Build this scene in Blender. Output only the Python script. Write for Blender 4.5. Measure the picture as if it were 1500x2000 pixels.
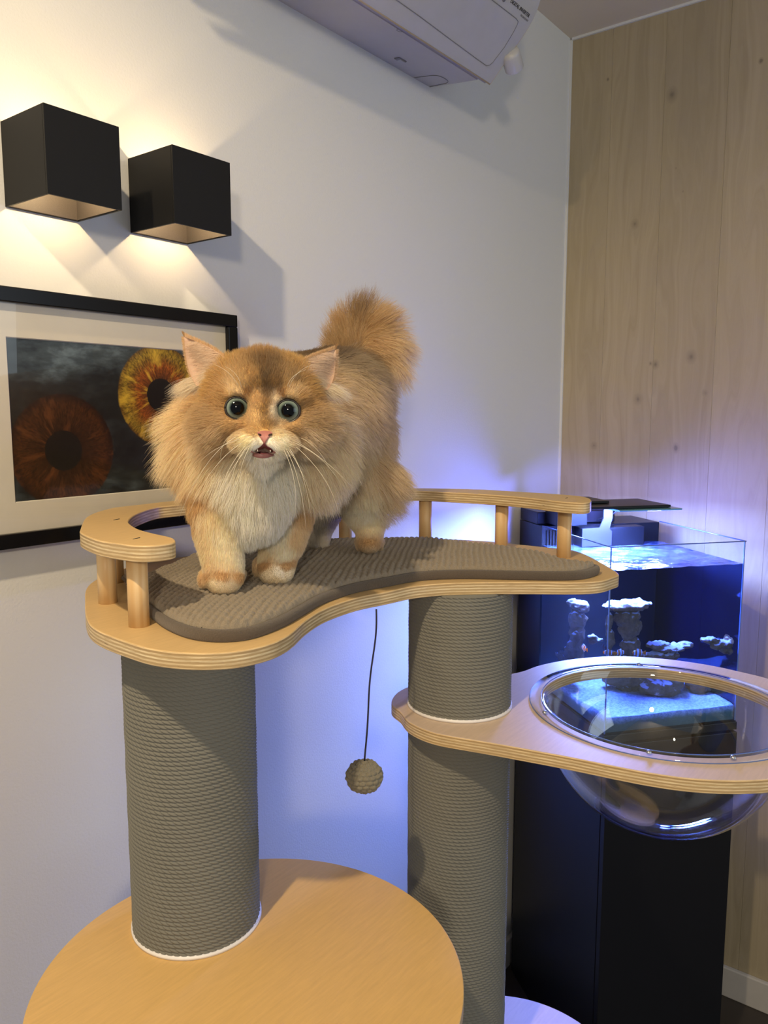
import bpy, bmesh, math, random
import numpy as np
from mathutils import Vector, Matrix, Euler
from mathutils.kdtree import KDTree
from mathutils import noise as mn0

S = bpy.context.scene
for o in list(bpy.data.objects):
    bpy.data.objects.remove(o)
COL = S.collection
rnd = random.Random(7)
rng = np.random.default_rng(11)

# ------------------------------------------------------------------ camera
FPX = 1541.0
PITCH, YAW = math.radians(7.18), math.radians(37.7)
CAM = np.array([0, 0, 1.57])
FW = np.array([math.cos(YAW)*math.cos(PITCH), math.sin(YAW)*math.cos(PITCH), -math.sin(PITCH)])
RT = np.array([math.sin(YAW), -math.cos(YAW), 0.0])
UP = np.cross(RT, FW)
cam = bpy.data.cameras.new('camera')
cam.sensor_fit = 'VERTICAL'; cam.sensor_height = 36; cam.lens = FPX/2000*36
cam.clip_start = 0.02
co = bpy.data.objects.new('camera', cam); COL.objects.link(co)
m = Matrix(((RT[0], UP[0], -FW[0], 0), (RT[1], UP[1], -FW[1], 0), (RT[2], UP[2], -FW[2], CAM[2]), (0, 0, 0, 1)))
co.matrix_world = m
S.camera = co

def ray(px, py): return (px-750)/FPX*RT-(py-1000)/FPX*UP+FW
def onz(px, py, z): d = ray(px, py); return CAM+d*((z-CAM[2])/d[2])
def ony(px, py, y): d = ray(px, py); return CAM+d*(y/d[1])
def onx(px, py, x): d = ray(px, py); return CAM+d*(x/d[0])
def dep(px, py, t): return CAM+ray(px, py)*t

# ------------------------------------------------------------------ world and lights
w = bpy.data.worlds.new('world'); S.world = w; w.use_nodes = True
w.node_tree.nodes['Background'].inputs[0].default_value = (0.73, 0.78, 0.84, 1)
w.node_tree.nodes['Background'].inputs[1].default_value = 0.30

def lamp(name, kind, loc, energy, color, **kw):
    l = bpy.data.lights.new(name, kind); l.energy = energy; l.color = color
    rot = kw.pop('to', None)
    for k, v in kw.items(): setattr(l, k, v)
    o = bpy.data.objects.new(name, l); COL.objects.link(o); o.location = loc
    if rot is not None:
        o.rotation_euler = (Vector(rot)-Vector(loc)).to_track_quat('-Z', 'Y').to_euler()
    return o
WARM = (1.0, 0.74, 0.42)
lamp('ceiling_downlight', 'SPOT', (-0.32, 0.36, 2.52), 74, (1.0, 0.78, 0.49), to=(0.62, 0.66, 1.2), shadow_soft_size=0.025, spot_size=math.radians(105), spot_blend=0.7)
lamp('room_lamp', 'AREA', (-1.3, -1.0, 2.05), 22, (1.0, 0.83, 0.60), to=(0.8, 0.5, 1.2), shape='DISK', size=0.2)  # unseen lamp, set low and far back to fill the cat's chest
lamp('window_daylight', 'AREA', (1.3, -1.9, 1.75), 12, (0.74, 0.88, 1.0), to=(1.1, 1.0, 1.5), shape='RECTANGLE', size=1.4, size_y=1.2)
S.view_settings.view_transform = 'Standard'
S.view_settings.look = 'None'
S.view_settings.exposure = 0.0
S.view_settings.gamma = 1.0
S.view_settings.use_curve_mapping = False

# ------------------------------------------------------------------ material helper
class Mat:
    def __init__(s, name):
        s.m = bpy.data.materials.new(name); s.m.use_nodes = True
        s.t = s.m.node_tree; s.t.nodes.clear()
        s.out = s.t.nodes.new('ShaderNodeOutputMaterial')
    def n(s, kind, out=0, **kw):
        nd = s.t.nodes.new('ShaderNode'+kind)
        for k, v in kw.items():
            if k[0] == 'i' and k[1:].isdigit(): key = int(k[1:]); s.put(nd.inputs[key], v)
            elif k in nd.inputs.keys() or k.replace('_', ' ') in nd.inputs.keys():
                s.put(nd.inputs[k if k in nd.inputs.keys() else k.replace('_', ' ')], v)
            else: setattr(nd, k, v)
        return nd.outputs[out]
    def put(s, sock, v):
        if isinstance(v, bpy.types.NodeSocket): s.t.links.new(v, sock)
        else:
            if sock.type == 'RGBA' and len(v) == 3: v = (*v, 1)
            sock.default_value = v
    def math(s, op, a, b=0.0, c=0.0): return s.n('Math', operation=op, i0=a, i1=b, i2=c)
    def mix(s, f, a, b, mode='MIX'):
        nd = s.t.nodes.new('ShaderNodeMix'); nd.data_type = 'RGBA'; nd.blend_type = mode
        s.put(nd.inputs[0], f); s.put(nd.inputs[6], a); s.put(nd.inputs[7], b); return nd.outputs[2]
    def ramp(s, f, *stops, interp='LINEAR'):
        nd = s.t.nodes.new('ShaderNodeValToRGB'); s.put(nd.inputs[0], f); cr = nd.color_ramp; cr.interpolation = interp
        while len(cr.elements) < len(stops): cr.elements.new(0.5)
        for e, (p, c) in zip(cr.elements, stops):
            e.position = p; e.color = (*c, 1) if isinstance(c, tuple) else (c, c, c, 1)
        return nd.outputs[0]
    def coord(s, scale=(1, 1, 1), which=3, loc=(0, 0, 0)):
        tc = s.t.nodes.new('ShaderNodeTexCoord').outputs[which]
        return s.n('Mapping', Vector=tc, Scale=scale, Location=loc)
    def noise(s, vec, scale, detail=3, out=0, rough=0.5, dist=0.0):
        return s.n('TexNoise', out=out, Vector=vec, Scale=scale, Detail=detail, Roughness=rough, Distortion=dist)
    def sep(s, vec):
        nd = s.t.nodes.new('ShaderNodeSeparateXYZ'); s.put(nd.inputs[0], vec); return nd.outputs
    def bump(s, h, strength=0.3, dist=0.001): return s.n('Bump', Height=h, Strength=strength, Distance=dist)
    def pbr(s, color, rough=0.5, metal=0.0, normal=None, spec=0.5, **kw):
        nd = s.t.nodes.new('ShaderNodeBsdfPrincipled')
        s.put(nd.inputs['Base Color'], color); s.put(nd.inputs['Roughness'], rough); s.put(nd.inputs['Metallic'], metal)
        s.put(nd.inputs['Specular IOR Level'], spec)
        if normal is not None: s.put(nd.inputs['Normal'], normal)
        for k, v in kw.items(): s.put(nd.inputs[k.replace('_', ' ')], v)
        s.surf(nd.outputs[0]); return nd.outputs[0]
    def surf(s, sh): s.t.links.new(sh, s.out.inputs[0]); return s
OBJ = 3
def simple(name, c, rough=0.5, metal=0.0, spec=0.5, var=0.06, scale=30, **kw):
    M = Mat(name); v = M.coord()
    col = M.mix(M.noise(v, scale), tuple(x*(1-var) for x in c), tuple(min(1, x*(1+var)) for x in c))
    M.pbr(col, rough, metal, spec=spec, **kw); return M.m

# ---- wall paint
def wall_mat():
    M = Mat('matt_white_paint'); v = M.coord()
    n1 = M.noise(v, 260, 4, rough=0.6); n2 = M.noise(v, 1.5, 2)
    col = M.mix(n2, (0.655, 0.665, 0.665), (0.70, 0.705, 0.70))
    M.pbr(col, 0.7, normal=M.bump(n1, 0.35, 0.0012), spec=0.2); return M.m
# ---- pale washed board
def board_mat(tone):
    M = Mat('washed_board'); v = M.coord()
    wob = M.noise(M.coord((4, 4, 0.55)), 2.0, 3, out=1)
    vv = M.n('VectorMath', operation='ADD', i0=v, i1=M.n('VectorMath', operation='SCALE', i0=wob, Scale=0.35))
    st = M.noise(M.n('Mapping', Vector=vv, Scale=(1, 14, 0.35)), 3.2, 5, rough=0.62)
    rings = M.n('TexWave', out=1, Vector=M.n('Mapping', Vector=vv, Scale=(1, 6, 0.5)), Scale=2.4, Distortion=3.0, Detail=2)
    fine = M.noise(M.coord((1, 90, 1.3)), 4, 3)
    a = tuple(tone*x for x in (0.425, 0.35, 0.225)); b = tuple(tone*x for x in (0.35, 0.285, 0.175))
    col = M.mix(M.ramp(st, (0.35, 0.0), (0.7, 1.0)), a, b)
    col = M.mix(M.math('MULTIPLY', M.ramp(rings, (0.0, 0.0), (0.12, 1.0), (0.25, 0.0)), 0.14), col, (0.25, 0.19, 0.12))
    col = M.mix(M.math('MULTIPLY', fine, 0.18), col, (0.42, 0.38, 0.30))
    # knots: wood's own marks at fixed places on the board
    y, z = M.sep(v)[1], M.sep(v)[2]
    for (ky, kz, kr) in ((0.719, 2.372, 0.018), (0.802, 2.067, 0.014), (0.640, 1.713, 0.017), (0.775, 1.606, 0.016), (0.896, 1.478, 0.012),
                         (0.668, 1.477, 0.012), (0.891, 2.45, 0.004), (0.606, 2.298, 0.003), (0.732, 1.697, 0.012), (0.70, 2.19, 0.004), (0.68, 2.13, 0.004), (0.51, 2.40, 0.005), (0.745, 1.70, 0.006), (0.60, 1.62, 0.010)):
        dy = M.math('SUBTRACT', y, ky); dz = M.math('MULTIPLY', M.math('SUBTRACT', z, kz), 0.75)
        d = M.math('ADD', M.math('SQRT', M.math('ADD', M.math('MULTIPLY', dy, dy), M.math('MULTIPLY', dz, dz))), M.math('MULTIPLY', M.math('SUBTRACT', st, 0.5), 0.02))
        col = M.mix(M.ramp(M.math('DIVIDE', d, kr), (0.12, 0.75), (0.45, 0.30), (1.0, 0.0)), col, (0.15, 0.13, 0.10))
    M.pbr(col, 0.62, normal=M.bump(fine, 0.12, 0.001), spec=0.25); return M.m
# ---- plywood, veneer on faces and plies on edges
def ply_mat(name, face=(0.66, 0.46, 0.22), thick=0.017):
    M = Mat(name); v = M.coord()
    g = M.t.nodes.new('ShaderNodeNewGeometry')
    nz = M.math('ABSOLUTE', M.sep(g.outputs['True Normal'])[2])
    grain = M.noise(M.coord((3, 26, 1)), 9, 5, rough=0.6)
    spk = M.noise(M.coord((30, 260, 1)), 6, 2)
    fc = M.mix(M.ramp(grain, (0.3, 0.0), (0.75, 1.0)), face, tuple(x*0.86 for x in face))
    fc = M.mix(M.math('MULTIPLY', spk, 0.12), fc, tuple(x*0.6 for x in face))
    z = M.sep(v)[2]
    wav = M.math('MULTIPLY', M.math('SUBTRACT', M.noise(M.coord((1, 1, 0.2)), 9, 3), 0.5), 0.0011)
    zz = M.math('DIVIDE', M.math('ADD', z, wav), -thick)
    L = ((0.0, (0.74, 0.55, 0.30)), (0.09, (0.42, 0.29, 0.14)), (0.20, (0.78, 0.62, 0.38)), (0.31, (0.50, 0.36, 0.18)),
         (0.42, (0.80, 0.66, 0.42)), (0.53, (0.46, 0.33, 0.17)), (0.64, (0.76, 0.60, 0.36)), (0.75, (0.44, 0.31, 0.15)), (0.87, (0.76, 0.58, 0.33)))
    lay = M.ramp(zz, *L, interp='CONSTANT')
    strk = M.noise(M.coord((8, 8, 260)), 5, 4, rough=0.7)
    ec = M.mix(M.ramp(strk, (0.32, 0.85), (0.60, 0.0)), lay, (0.34, 0.23, 0.11))
    blot = M.noise(M.coord((1, 1, 2.5)), 14, 3)
    ec = M.mix(M.ramp(blot, (0.55, 0.0), (0.75, 0.4)), ec, (0.42, 0.31, 0.18))
    defect = M.noise(M.coord((1, 1, 7)), 33, 2)
    ec = M.mix(M.ramp(defect, (0.73, 0.0), (0.76, 0.8)), ec, (0.10, 0.06, 0.03))
    col = M.mix(M.ramp(nz, (0.55, 0.0), (0.75, 1.0)), ec, fc)
    M.pbr(col, 0.42, normal=M.bump(strk, 0.08, 0.0008), spec=0.35); return M.m
def pine_mat():
    M = Mat('turned_pine')
    r = M.n('TexWave', out=1, Vector=M.coord((1, 1, 0.12), loc=(0.31, 0.13, 0)), Scale=38, Distortion=7, Detail=2, Detail_Scale=0.6)
    f = M.noise(M.coord((1, 1, 0.04)), 300, 3)
    col = M.mix(M.ramp(r, (0.2, 0.0), (0.9, 1.0)), (0.70, 0.49, 0.25), (0.62, 0.39, 0.17))
    col = M.mix(M.math('MULTIPLY', f, 0.3), col, (0.80, 0.62, 0.36))
    M.pbr(col, 0.42, spec=0.35); return M.m
def rope_mat():
    M = Mat('grey_cotton_rope'); v = M.coord()
    n = M.noise(v, 900, 3); n2 = M.noise(v, 12, 3)
    a = M.t.nodes.new('ShaderNodeAttribute'); a.attribute_name = 'groove'
    col = M.mix(n2, (0.175, 0.172, 0.150), (0.205, 0.202, 0.178))
    col = M.mix(M.math('MULTIPLY', n, 0.3), col, (0.12, 0.118, 0.102))
    M.pbr(col, 0.9, normal=M.bump(n, 0.4, 0.0006), spec=0.12); return M.m
def knit_mat(name='chenille_knit', a=(0.32, 0.268, 0.20), b=(0.20, 0.165, 0.12)):
    M = Mat(name); v = M.coord()
    n = M.noise(v, 700, 4, rough=0.7); n2 = M.noise(v, 25, 3)
    col = M.mix(M.ramp(n, (0.3, 0.0), (0.7, 1.0)), b, a)
    col = M.mix(M.math('MULTIPLY', n2, 0.35), col, tuple(x*0.75 for x in a))
    M.pbr(col, 0.95, normal=M.bump(n, 0.9, 0.0012), spec=0.08, Sheen_Weight=0.25, Sheen_Roughness=0.5); return M.m
def clear_mat(name, tint=(0.97, 0.98, 0.99), edge=(0.80, 0.86, 0.92), ior=1.45, rough=0.0, refl=1.0):
    """thin clear sheet: straight transmission plus Fresnel reflection"""
    M = Mat(name)
    fc = M.n('LayerWeight', out=1, Blend=0.5)
    fr = M.math('ADD', M.math('MULTIPLY', M.math('POWER', fc, 5.0), 0.92), 0.045)
    lw = M.n('LayerWeight', out=1, Blend=0.35)
    tr = M.n('BsdfTransparent', Color=M.mix(M.ramp(lw, (0.55, 0.0), (0.97, 1.0)), tint, edge))
    gl = M.n('BsdfGlossy', Color=(1, 1, 1), Roughness=rough)
    f = M.math('MULTIPLY', fr, refl)
    M.surf(M.n('MixShader', i0=f, i1=tr, i2=gl)); return M.m
def emit(name, c, s):
    M = Mat(name); M.surf(M.n('Emission', Color=c, Strength=s)); return M.m

MT = dict(
    wall=wall_mat(), ply=ply_mat('birch_plywood'), pine=pine_mat(), rope=rope_mat(), knit=knit_mat(),
    binding=knit_mat('woven_binding', (0.125, 0.098, 0.075), (0.09, 0.072, 0.056)),
    black=simple('black_powder_coat', (0.0055, 0.0052, 0.0052), 0.55, spec=0.3, scale=400),
    cabinet=simple('black_satin_board', (0.006, 0.006, 0.008), 0.38, spec=0.4),
    plastic_black=simple('black_plastic', (0.003, 0.0035, 0.005), 0.3, spec=0.2),
    steel=simple('brushed_steel', (0.42, 0.44, 0.50), 0.3, 0.9),
    liner=simple('grey_metallic_liner', (0.060, 0.052, 0.050), 0.55, 0.1, scale=1500, var=0.5),
    module=simple('cream_lamp_plate', (0.30, 0.26, 0.17), 0.35, 0.5),
    white=simple('white_plastic', (0.44, 0.44, 0.445), 0.38), white2=simple('white_ring_plastic', (0.75, 0.73, 0.72), 0.4),
    yellowed=simple('yellowed_plastic_edge', (0.50, 0.39, 0.22), 0.4),
    dark=simple('dark_gap', (0.03, 0.03, 0.03), 0.7), seam=simple('grey_seam', (0.20, 0.20, 0.20), 0.6),
    bowl=clear_mat('clear_acrylic', (0.93, 0.945, 0.965), (0.55, 0.60, 0.75), refl=1.5),
    glass=clear_mat('aquarium_glass', (0.93, 0.97, 1.0), (0.5, 0.7, 0.8), refl=0.6),
    edgeglass=simple('polished_glass_edge', (0.10, 0.17, 0.42), 0.1, spec=0.8),
    pglass=clear_mat('picture_glazing', (0.96, 0.97, 0.97), (0.8, 0.8, 0.8), refl=0.6),
    cord=simple('black_elastic_cord', (0.01, 0.01, 0.02), 0.6),
    base=simple('white_skirting_paint', (0.55, 0.52, 0.48), 0.5), floor=simple('dark_floor', (0.045, 0.035, 0.028), 0.45, scale=6, var=0.4),
    ceil=simple('ceiling_paint', (0.68, 0.60, 0.47), 0.8, scale=3),
    mount=simple('ivory_mount_board', (0.60, 0.56, 0.49), 0.8), frame=simple('black_lacquer', (0.004, 0.004, 0.005), 0.25, spec=0.25),
)

# ------------------------------------------------------------------ object helpers
def tag(o, label=None, cat=None, group=None, kind=None):
    if label: o['label'] = label
    if cat: o['category'] = cat
    if group: o['group'] = group
    if kind: o['kind'] = kind
    return o
def empty(name, loc, label=None, cat=None, group=None):
    o = bpy.data.objects.new(name, None); COL.objects.link(o); o.location = loc
    o.empty_display_size = 0.02
    return tag(o, label, cat, group)
def origin_of(o):
    p = np.zeros(3)
    while o is not None: p = p+np.array(o.location); o = o.parent
    return p
def link(name, me, mat, parent=None, org=None):
    o = bpy.data.objects.new(name, me)
    if mat is not None:
        me.materials.clear(); me.materials.append(mat)
    COL.objects.link(o)
    if org is not None: o.location = Vector(org)
    if parent is not None:
        o.parent = parent; o.location = Vector(np.array(o.location)-origin_of(parent))
    return o
def mesh(name, V, F, mat, parent=None, smooth=False, org=None):
    """V in world coordinates; the object's origin is put at org (default: world origin of the parent, or 0)"""
    V = np.asarray(V, dtype=float)
    if org is None: org = origin_of(parent) if parent is not None else np.zeros(3)
    org = np.asarray(org, float)
    me = bpy.data.meshes.new(name)
    me.from_pydata((V-org).tolist(), [], [list(map(int, f)) for f in F])
    me.update()
    if smooth: me.polygons.foreach_set('use_smooth', [True]*len(me.polygons))
    return link(name, me, mat, parent, org)
def frombm(name, bm, mat, parent=None, smooth=False, org=None):
    bmesh.ops.recalc_face_normals(bm, faces=bm.faces[:])
    org = np.asarray(org if org is not None else (origin_of(parent) if parent is not None else np.zeros(3)), float)
    bmesh.ops.translate(bm, verts=bm.verts[:], vec=Vector(-org))
    me = bpy.data.meshes.new(name); bm.to_mesh(me); bm.free()
    if smooth: me.polygons.foreach_set('use_smooth', [True]*len(me.polygons))
    return link(name, me, mat, parent, org)
def box_bm(c, s, bev=0.0, rot=None, bm=None, seg=2):
    own = bm is None
    b = bmesh.new()
    bmesh.ops.create_cube(b, size=1, matrix=Matrix.Diagonal((*s, 1)))
    if bev: bmesh.ops.bevel(b, geom=b.edges[:]+b.verts[:], offset=bev, segments=seg, affect='EDGES', profile=0.5)
    R = rot if rot is not None else Matrix.Identity(3)
    bmesh.ops.transform(b, matrix=Matrix.Translation(Vector(c)) @ R.to_4x4(), verts=b.verts[:])
    if own: return b
    me = bpy.data.meshes.new('t'); b.to_mesh(me); b.free(); bm.from_mesh(me); bpy.data.meshes.remove(me); return bm
def box(name, c, s, mat, parent=None, bev=0.0, rot=None, org=None):
    return frombm(name, box_bm(c, s, bev, rot), mat, parent, org=org)
def lathe(name, prof, center, mat, parent=None, n=64, axis=None, smooth=True, closed=False):
    V = []; F = []; k = len(prof)
    A = Matrix.Identity(3) if axis is None else Vector(axis).to_track_quat('Z', 'Y').to_matrix()
    for i in range(n):
        t = 2*math.pi*i/n
        for r, z in prof: V.append(tuple(A @ Vector((r*math.cos(t), r*math.sin(t), z))+Vector(center)))
    for i in range(n):
        for j in range(k-1 if not closed else k):
            a = i*k+j; b = i*k+(j+1) % k; c = ((i+1) % n)*k+(j+1) % k; d = ((i+1) % n)*k+j
            F.append((a, d, c, b))
    bm = bmesh.new(); me = bpy.data.meshes.new('t'); me.from_pydata(V, [], F); bm.from_mesh(me)
    bmesh.ops.remove_doubles(bm, verts=bm.verts[:], dist=1e-6)
    return frombm(name, bm, mat, parent, smooth)
def tube_geo(P, r, n=6):
    """P list of points; r radius or list"""
    P = [Vector(p) for p in P]; V = []; F = []; k = len(P)
    rr = r if hasattr(r, '__len__') else [r]*k
    prev = None
    for i, p in enumerate(P):
        t = (P[min(i+1, k-1)]-P[max(i-1, 0)]).normalized()
        if prev is None: a = t.orthogonal().normalized()
        else: a = (prev-t*prev.dot(t)).normalized()
        prev = a; b = t.cross(a)
        for j in range(n):
            q = 2*math.pi*j/n; V.append(tuple(p+(a*math.cos(q)+b*math.sin(q))*rr[i]))
    for i in range(k-1):
        for j in range(n): F.append((i*n+j, i*n+(j+1) % n, (i+1)*n+(j+1) % n, (i+1)*n+j))
    F.append(tuple(range(n-1, -1, -1))); F.append(tuple(range((k-1)*n, k*n)))
    return V, F
def tube(name, P, r, mat, parent=None, n=8, smooth=True):
    V, F = tube_geo(P, r, n); return mesh(name, V, F, mat, parent, smooth)
def catmull(P, n=8, closed=True):
    P = np.array(P, float); k = len(P); out = []
    rngk = range(k if closed else k-1)
    for i in rngk:
        p = [P[(i+j) % k] if closed else P[min(max(i+j, 0), k-1)] for j in (-1, 0, 1, 2)]
        for q in range(n):
            t = q/n
            out.append(0.5*((2*p[1])+(-p[0]+p[2])*t+(2*p[0]-5*p[1]+4*p[2]-p[3])*t*t+(-p[0]+3*p[1]-3*p[2]+p[3])*t**3))
    if not closed: out.append(P[-1])
    return np.array(out)
def resample(P, step, closed=True):
    Q = np.vstack([P, P[:1]]) if closed else P
    d = np.r_[0, np.cumsum(np.hypot(*(Q[1:]-Q[:-1]).T[:2]))]
    n = max(8, int(d[-1]/step)); t = np.linspace(0, d[-1], n, endpoint=not closed)
    return np.c_[tuple(np.interp(t, d, Q[:, i]) for i in range(Q.shape[1]))]
def smoothloop(P, it=6):
    for _ in range(it): P = P*0.5+0.25*(np.roll(P, 1, 0)+np.roll(P, -1, 0))
    return P
def area(P): x, y = P[:, 0], P[:, 1]; return 0.5*np.sum(x*np.roll(y, -1)-np.roll(x, -1)*y)
def offset(P, d):
    if area(P) < 0: P = P[::-1]
    t = np.roll(P, -1, 0)-np.roll(P, 1, 0); t /= np.hypot(*t.T)[:, None]
    return P+np.c_[t[:, 1], -t[:, 0]]*d
def slab(name, outline, ztop, thick, mat, parent=None, holes=(), bev=0.0012):
    """plate with rounded arrises; outline and holes are Nx2 loops"""
    if area(outline) < 0: outline = outline[::-1]
    bm = bmesh.new(); tops = []; bots = []
    for k, L in enumerate((outline,)+tuple(holes)):
        if k and area(L) > 0: L = L[::-1]
        ring = []
        tt = np.roll(L, -1, 0)-np.roll(L, 1, 0); tt /= np.hypot(*tt.T)[:, None]
        nr = np.c_[tt[:, 1], -tt[:, 0]]
        for z, d in ((0, -bev), (-bev*0.35, -bev*0.35), (-bev, 0), (-thick+bev, 0), (-thick+bev*0.35, -bev*0.35), (-thick, -bev)):
            ring.append([bm.verts.new((*(p), z)) for p in L+nr*d])
        n = len(L)
        for a, b in zip(ring[:-1], ring[1:]):
            for i in range(n): bm.faces.new((a[i], b[i], b[(i+1) % n], a[(i+1) % n]))
        tops.append(ring[0]); bots.append(ring[-1])
    for group in (tops, bots):
        es = []
        for r in group:
            for i in range(len(r)):
                e = bm.edges.get((r[i], r[(i+1) % len(r)])); es.append(e)
        if len(group) == 1: bm.faces.new(group[0])
        else: bmesh.ops.triangle_fill(bm, use_beauty=True, edges=es)
    bmesh.ops.recalc_face_normals(bm, faces=bm.faces[:])
    me = bpy.data.meshes.new(name); bm.to_mesh(me); bm.free()
    return link(name, me, mat, parent, np.array([0, 0, ztop]))
def circle(c, r, n=96): t = np.linspace(0, 2*math.pi, n, endpoint=False); return np.c_[c[0]+r*np.cos(t), c[1]+r*np.sin(t)]
def text(name, s, size, M4, mat, parent, ext=0.0002):
    cu = bpy.data.curves.new(name, 'FONT'); cu.body = s; cu.size = size; cu.extrude = ext
    o = bpy.data.objects.new(name, cu); COL.objects.link(o); cu.materials.append(mat)
    bpy.context.view_layer.update()
    me = bpy.data.meshes.new_from_object(o.evaluated_get(bpy.context.evaluated_depsgraph_get()))
    bpy.data.objects.remove(o); me.transform(M4)
    me.transform(Matrix.Translation(-Vector(origin_of(parent))))
    return link(name, me, mat, parent, origin_of(parent))

# ================================================================== THE ROOM
WY, WX, CEIL = 1.0, 2.127, 2.58
wl = box('wall_left', (0.6, WY+0.05, CEIL/2), (3.054, 0.1, CEIL), MT['wall']); tag(wl, kind='structure')
# right wall: core and washed boards
wr = box('wall_right', (WX+0.06, -0.20, CEIL/2), (0.1, 2.4, CEIL), MT['dark']); tag(wr, kind='structure')
cuts = [1.0, 0.8795, 0.738, 0.583, 0.44, 0.30, 0.15, 0.0, -0.15, -0.30, -0.45, -0.60, -0.8, -1.0, -1.2, -1.4]
tones = [board_mat(t) for t in (1.0, 1.035, 0.975, 1.015)]
for i in range(len(cuts)-1):
    b, a = cuts[i], cuts[i+1]
    box('board', (WX+0.005, (a+b)/2, CEIL/2), (0.010, b-a-0.0003, CEIL), tones[(i*7) % 4], wr, bev=0.0004)
fl = box('floor', (0.6, -0.2, -0.03), (3.3, 2.6, 0.06), MT['floor']); tag(fl, kind='structure')
ce = box('ceiling', (0.6, -0.2, CEIL+0.04), (3.3, 2.6, 0.08), MT['ceil']); tag(ce, kind='structure')
bs = box('baseboard_right', (WX-0.007, -0.2, 0.042), (0.014, 2.39, 0.084), MT['base'], bev=0.003); tag(bs, kind='structure')
bs = box('baseboard_left', (0.6, WY-0.007, 0.042), (3.02, 0.014, 0.084), MT['base'], bev=0.003); tag(bs, kind='structure')
tr = box('trim_1', (WX-0.003, -0.2, CEIL-0.003), (0.006, 2.39, 0.006), MT['wall']); tag(tr, kind='structure')
tr = box('trim_2', (WX-0.0025, WY-0.003, CEIL/2), (0.005, 0.006, CEIL-0.01), MT['wall']); tag(tr, kind='structure')

# ================================================================== WALL LAMPS
def wall_lamp(x0, x1, label):
    z0, z1, y0, y1 = 1.8245, 1.9255, 0.900, WY
    cx, cy, cz = (x0+x1)/2, (y0+y1)/2, (z0+z1)/2
    t = empty('wall_lamp', (cx, y1, cz), label, 'wall lamp', 'cube lamps on the white wall')
    bm = bmesh.new(); th = 0.003
    for c, s in (((cx, y0+th/2, cz), (x1-x0, th, z1-z0)), ((cx, y1-th/2-0.0005, cz), (x1-x0, th, z1-z0)),
                 ((x0+th/2, cy, cz), (th, y1-y0-2*th-.001, z1-z0)), ((x1-th/2, cy, cz), (th, y1-y0-2*th-.001, z1-z0))):
        box_bm(c, s, 0.0003, bm=bm)
    frombm('housing', bm, MT['black'], t)
    bm = bmesh.new(); e = th+0.0008
    for c, s in (((cx, y0+e, cz), (x1-x0-2*e, 0.0008, z1-z0-.002)), ((cx, y1-e, cz), (x1-x0-2*e, 0.0008, z1-z0-.002)),
                 ((x0+e, cy, cz), (0.0008, y1-y0-2*e, z1-z0-.002)), ((x1-e, cy, cz), (0.0008, y1-y0-2*e, z1-z0-.002))):
        box_bm(c, s, bm=bm)
    frombm('inner_liner', bm, MT['liner'], t)
    md = box('lamp_module', (cx, cy-0.010, cz), (0.060, 0.050, 0.012), MT['module'], t, bev=0.002)
    for sx in (-0.02, 0.004, 0.018):
        lathe('screw', [(0, -0.003), (0.002, -0.003), (0.003, -0.0015), (0.003, 0.0)], (cx+sx, cy-0.030, cz-0.006), MT['steel'], md, n=10)
    for s in (-1, 1):
        # tilted flap beside the module
        R = Matrix.Rotation(math.radians(-14), 3, 'X')
        fl = box('flap', (cx-0.006, cy-0.020, cz+s*0.0385), (0.056, 0.022, 0.0016), MT['module'], t, rot=R.inverted() if s < 0 else R)
        emd = lathe('diode', [(0, s*0.0012), (0.006, s*0.001), (0.006, 0)], (cx, cy-0.014, cz+s*0.0062), emit('warm_diode', (1, .75, .42), 2), t, n=16)
        l = lamp('lamp_light', 'POINT', (cx, cy-0.014, cz+s*0.0100), 0.82, (1.0, 0.71, 0.37), shadow_soft_size=0.003)
        l.rotation_euler = (0, 0, 0) if s < 0 else (math.pi, 0, 0)
        l.parent = t; l.matrix_parent_inverse = Matrix.Translation(-Vector((cx, y1, cz)))
    return t
wall_lamp(0.521, 0.621, 'black cube wall lamp at the left edge, the larger in view, above the picture')
wall_lamp(0.702, 0.803, 'black cube wall lamp to the right, above the picture corner')

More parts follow.
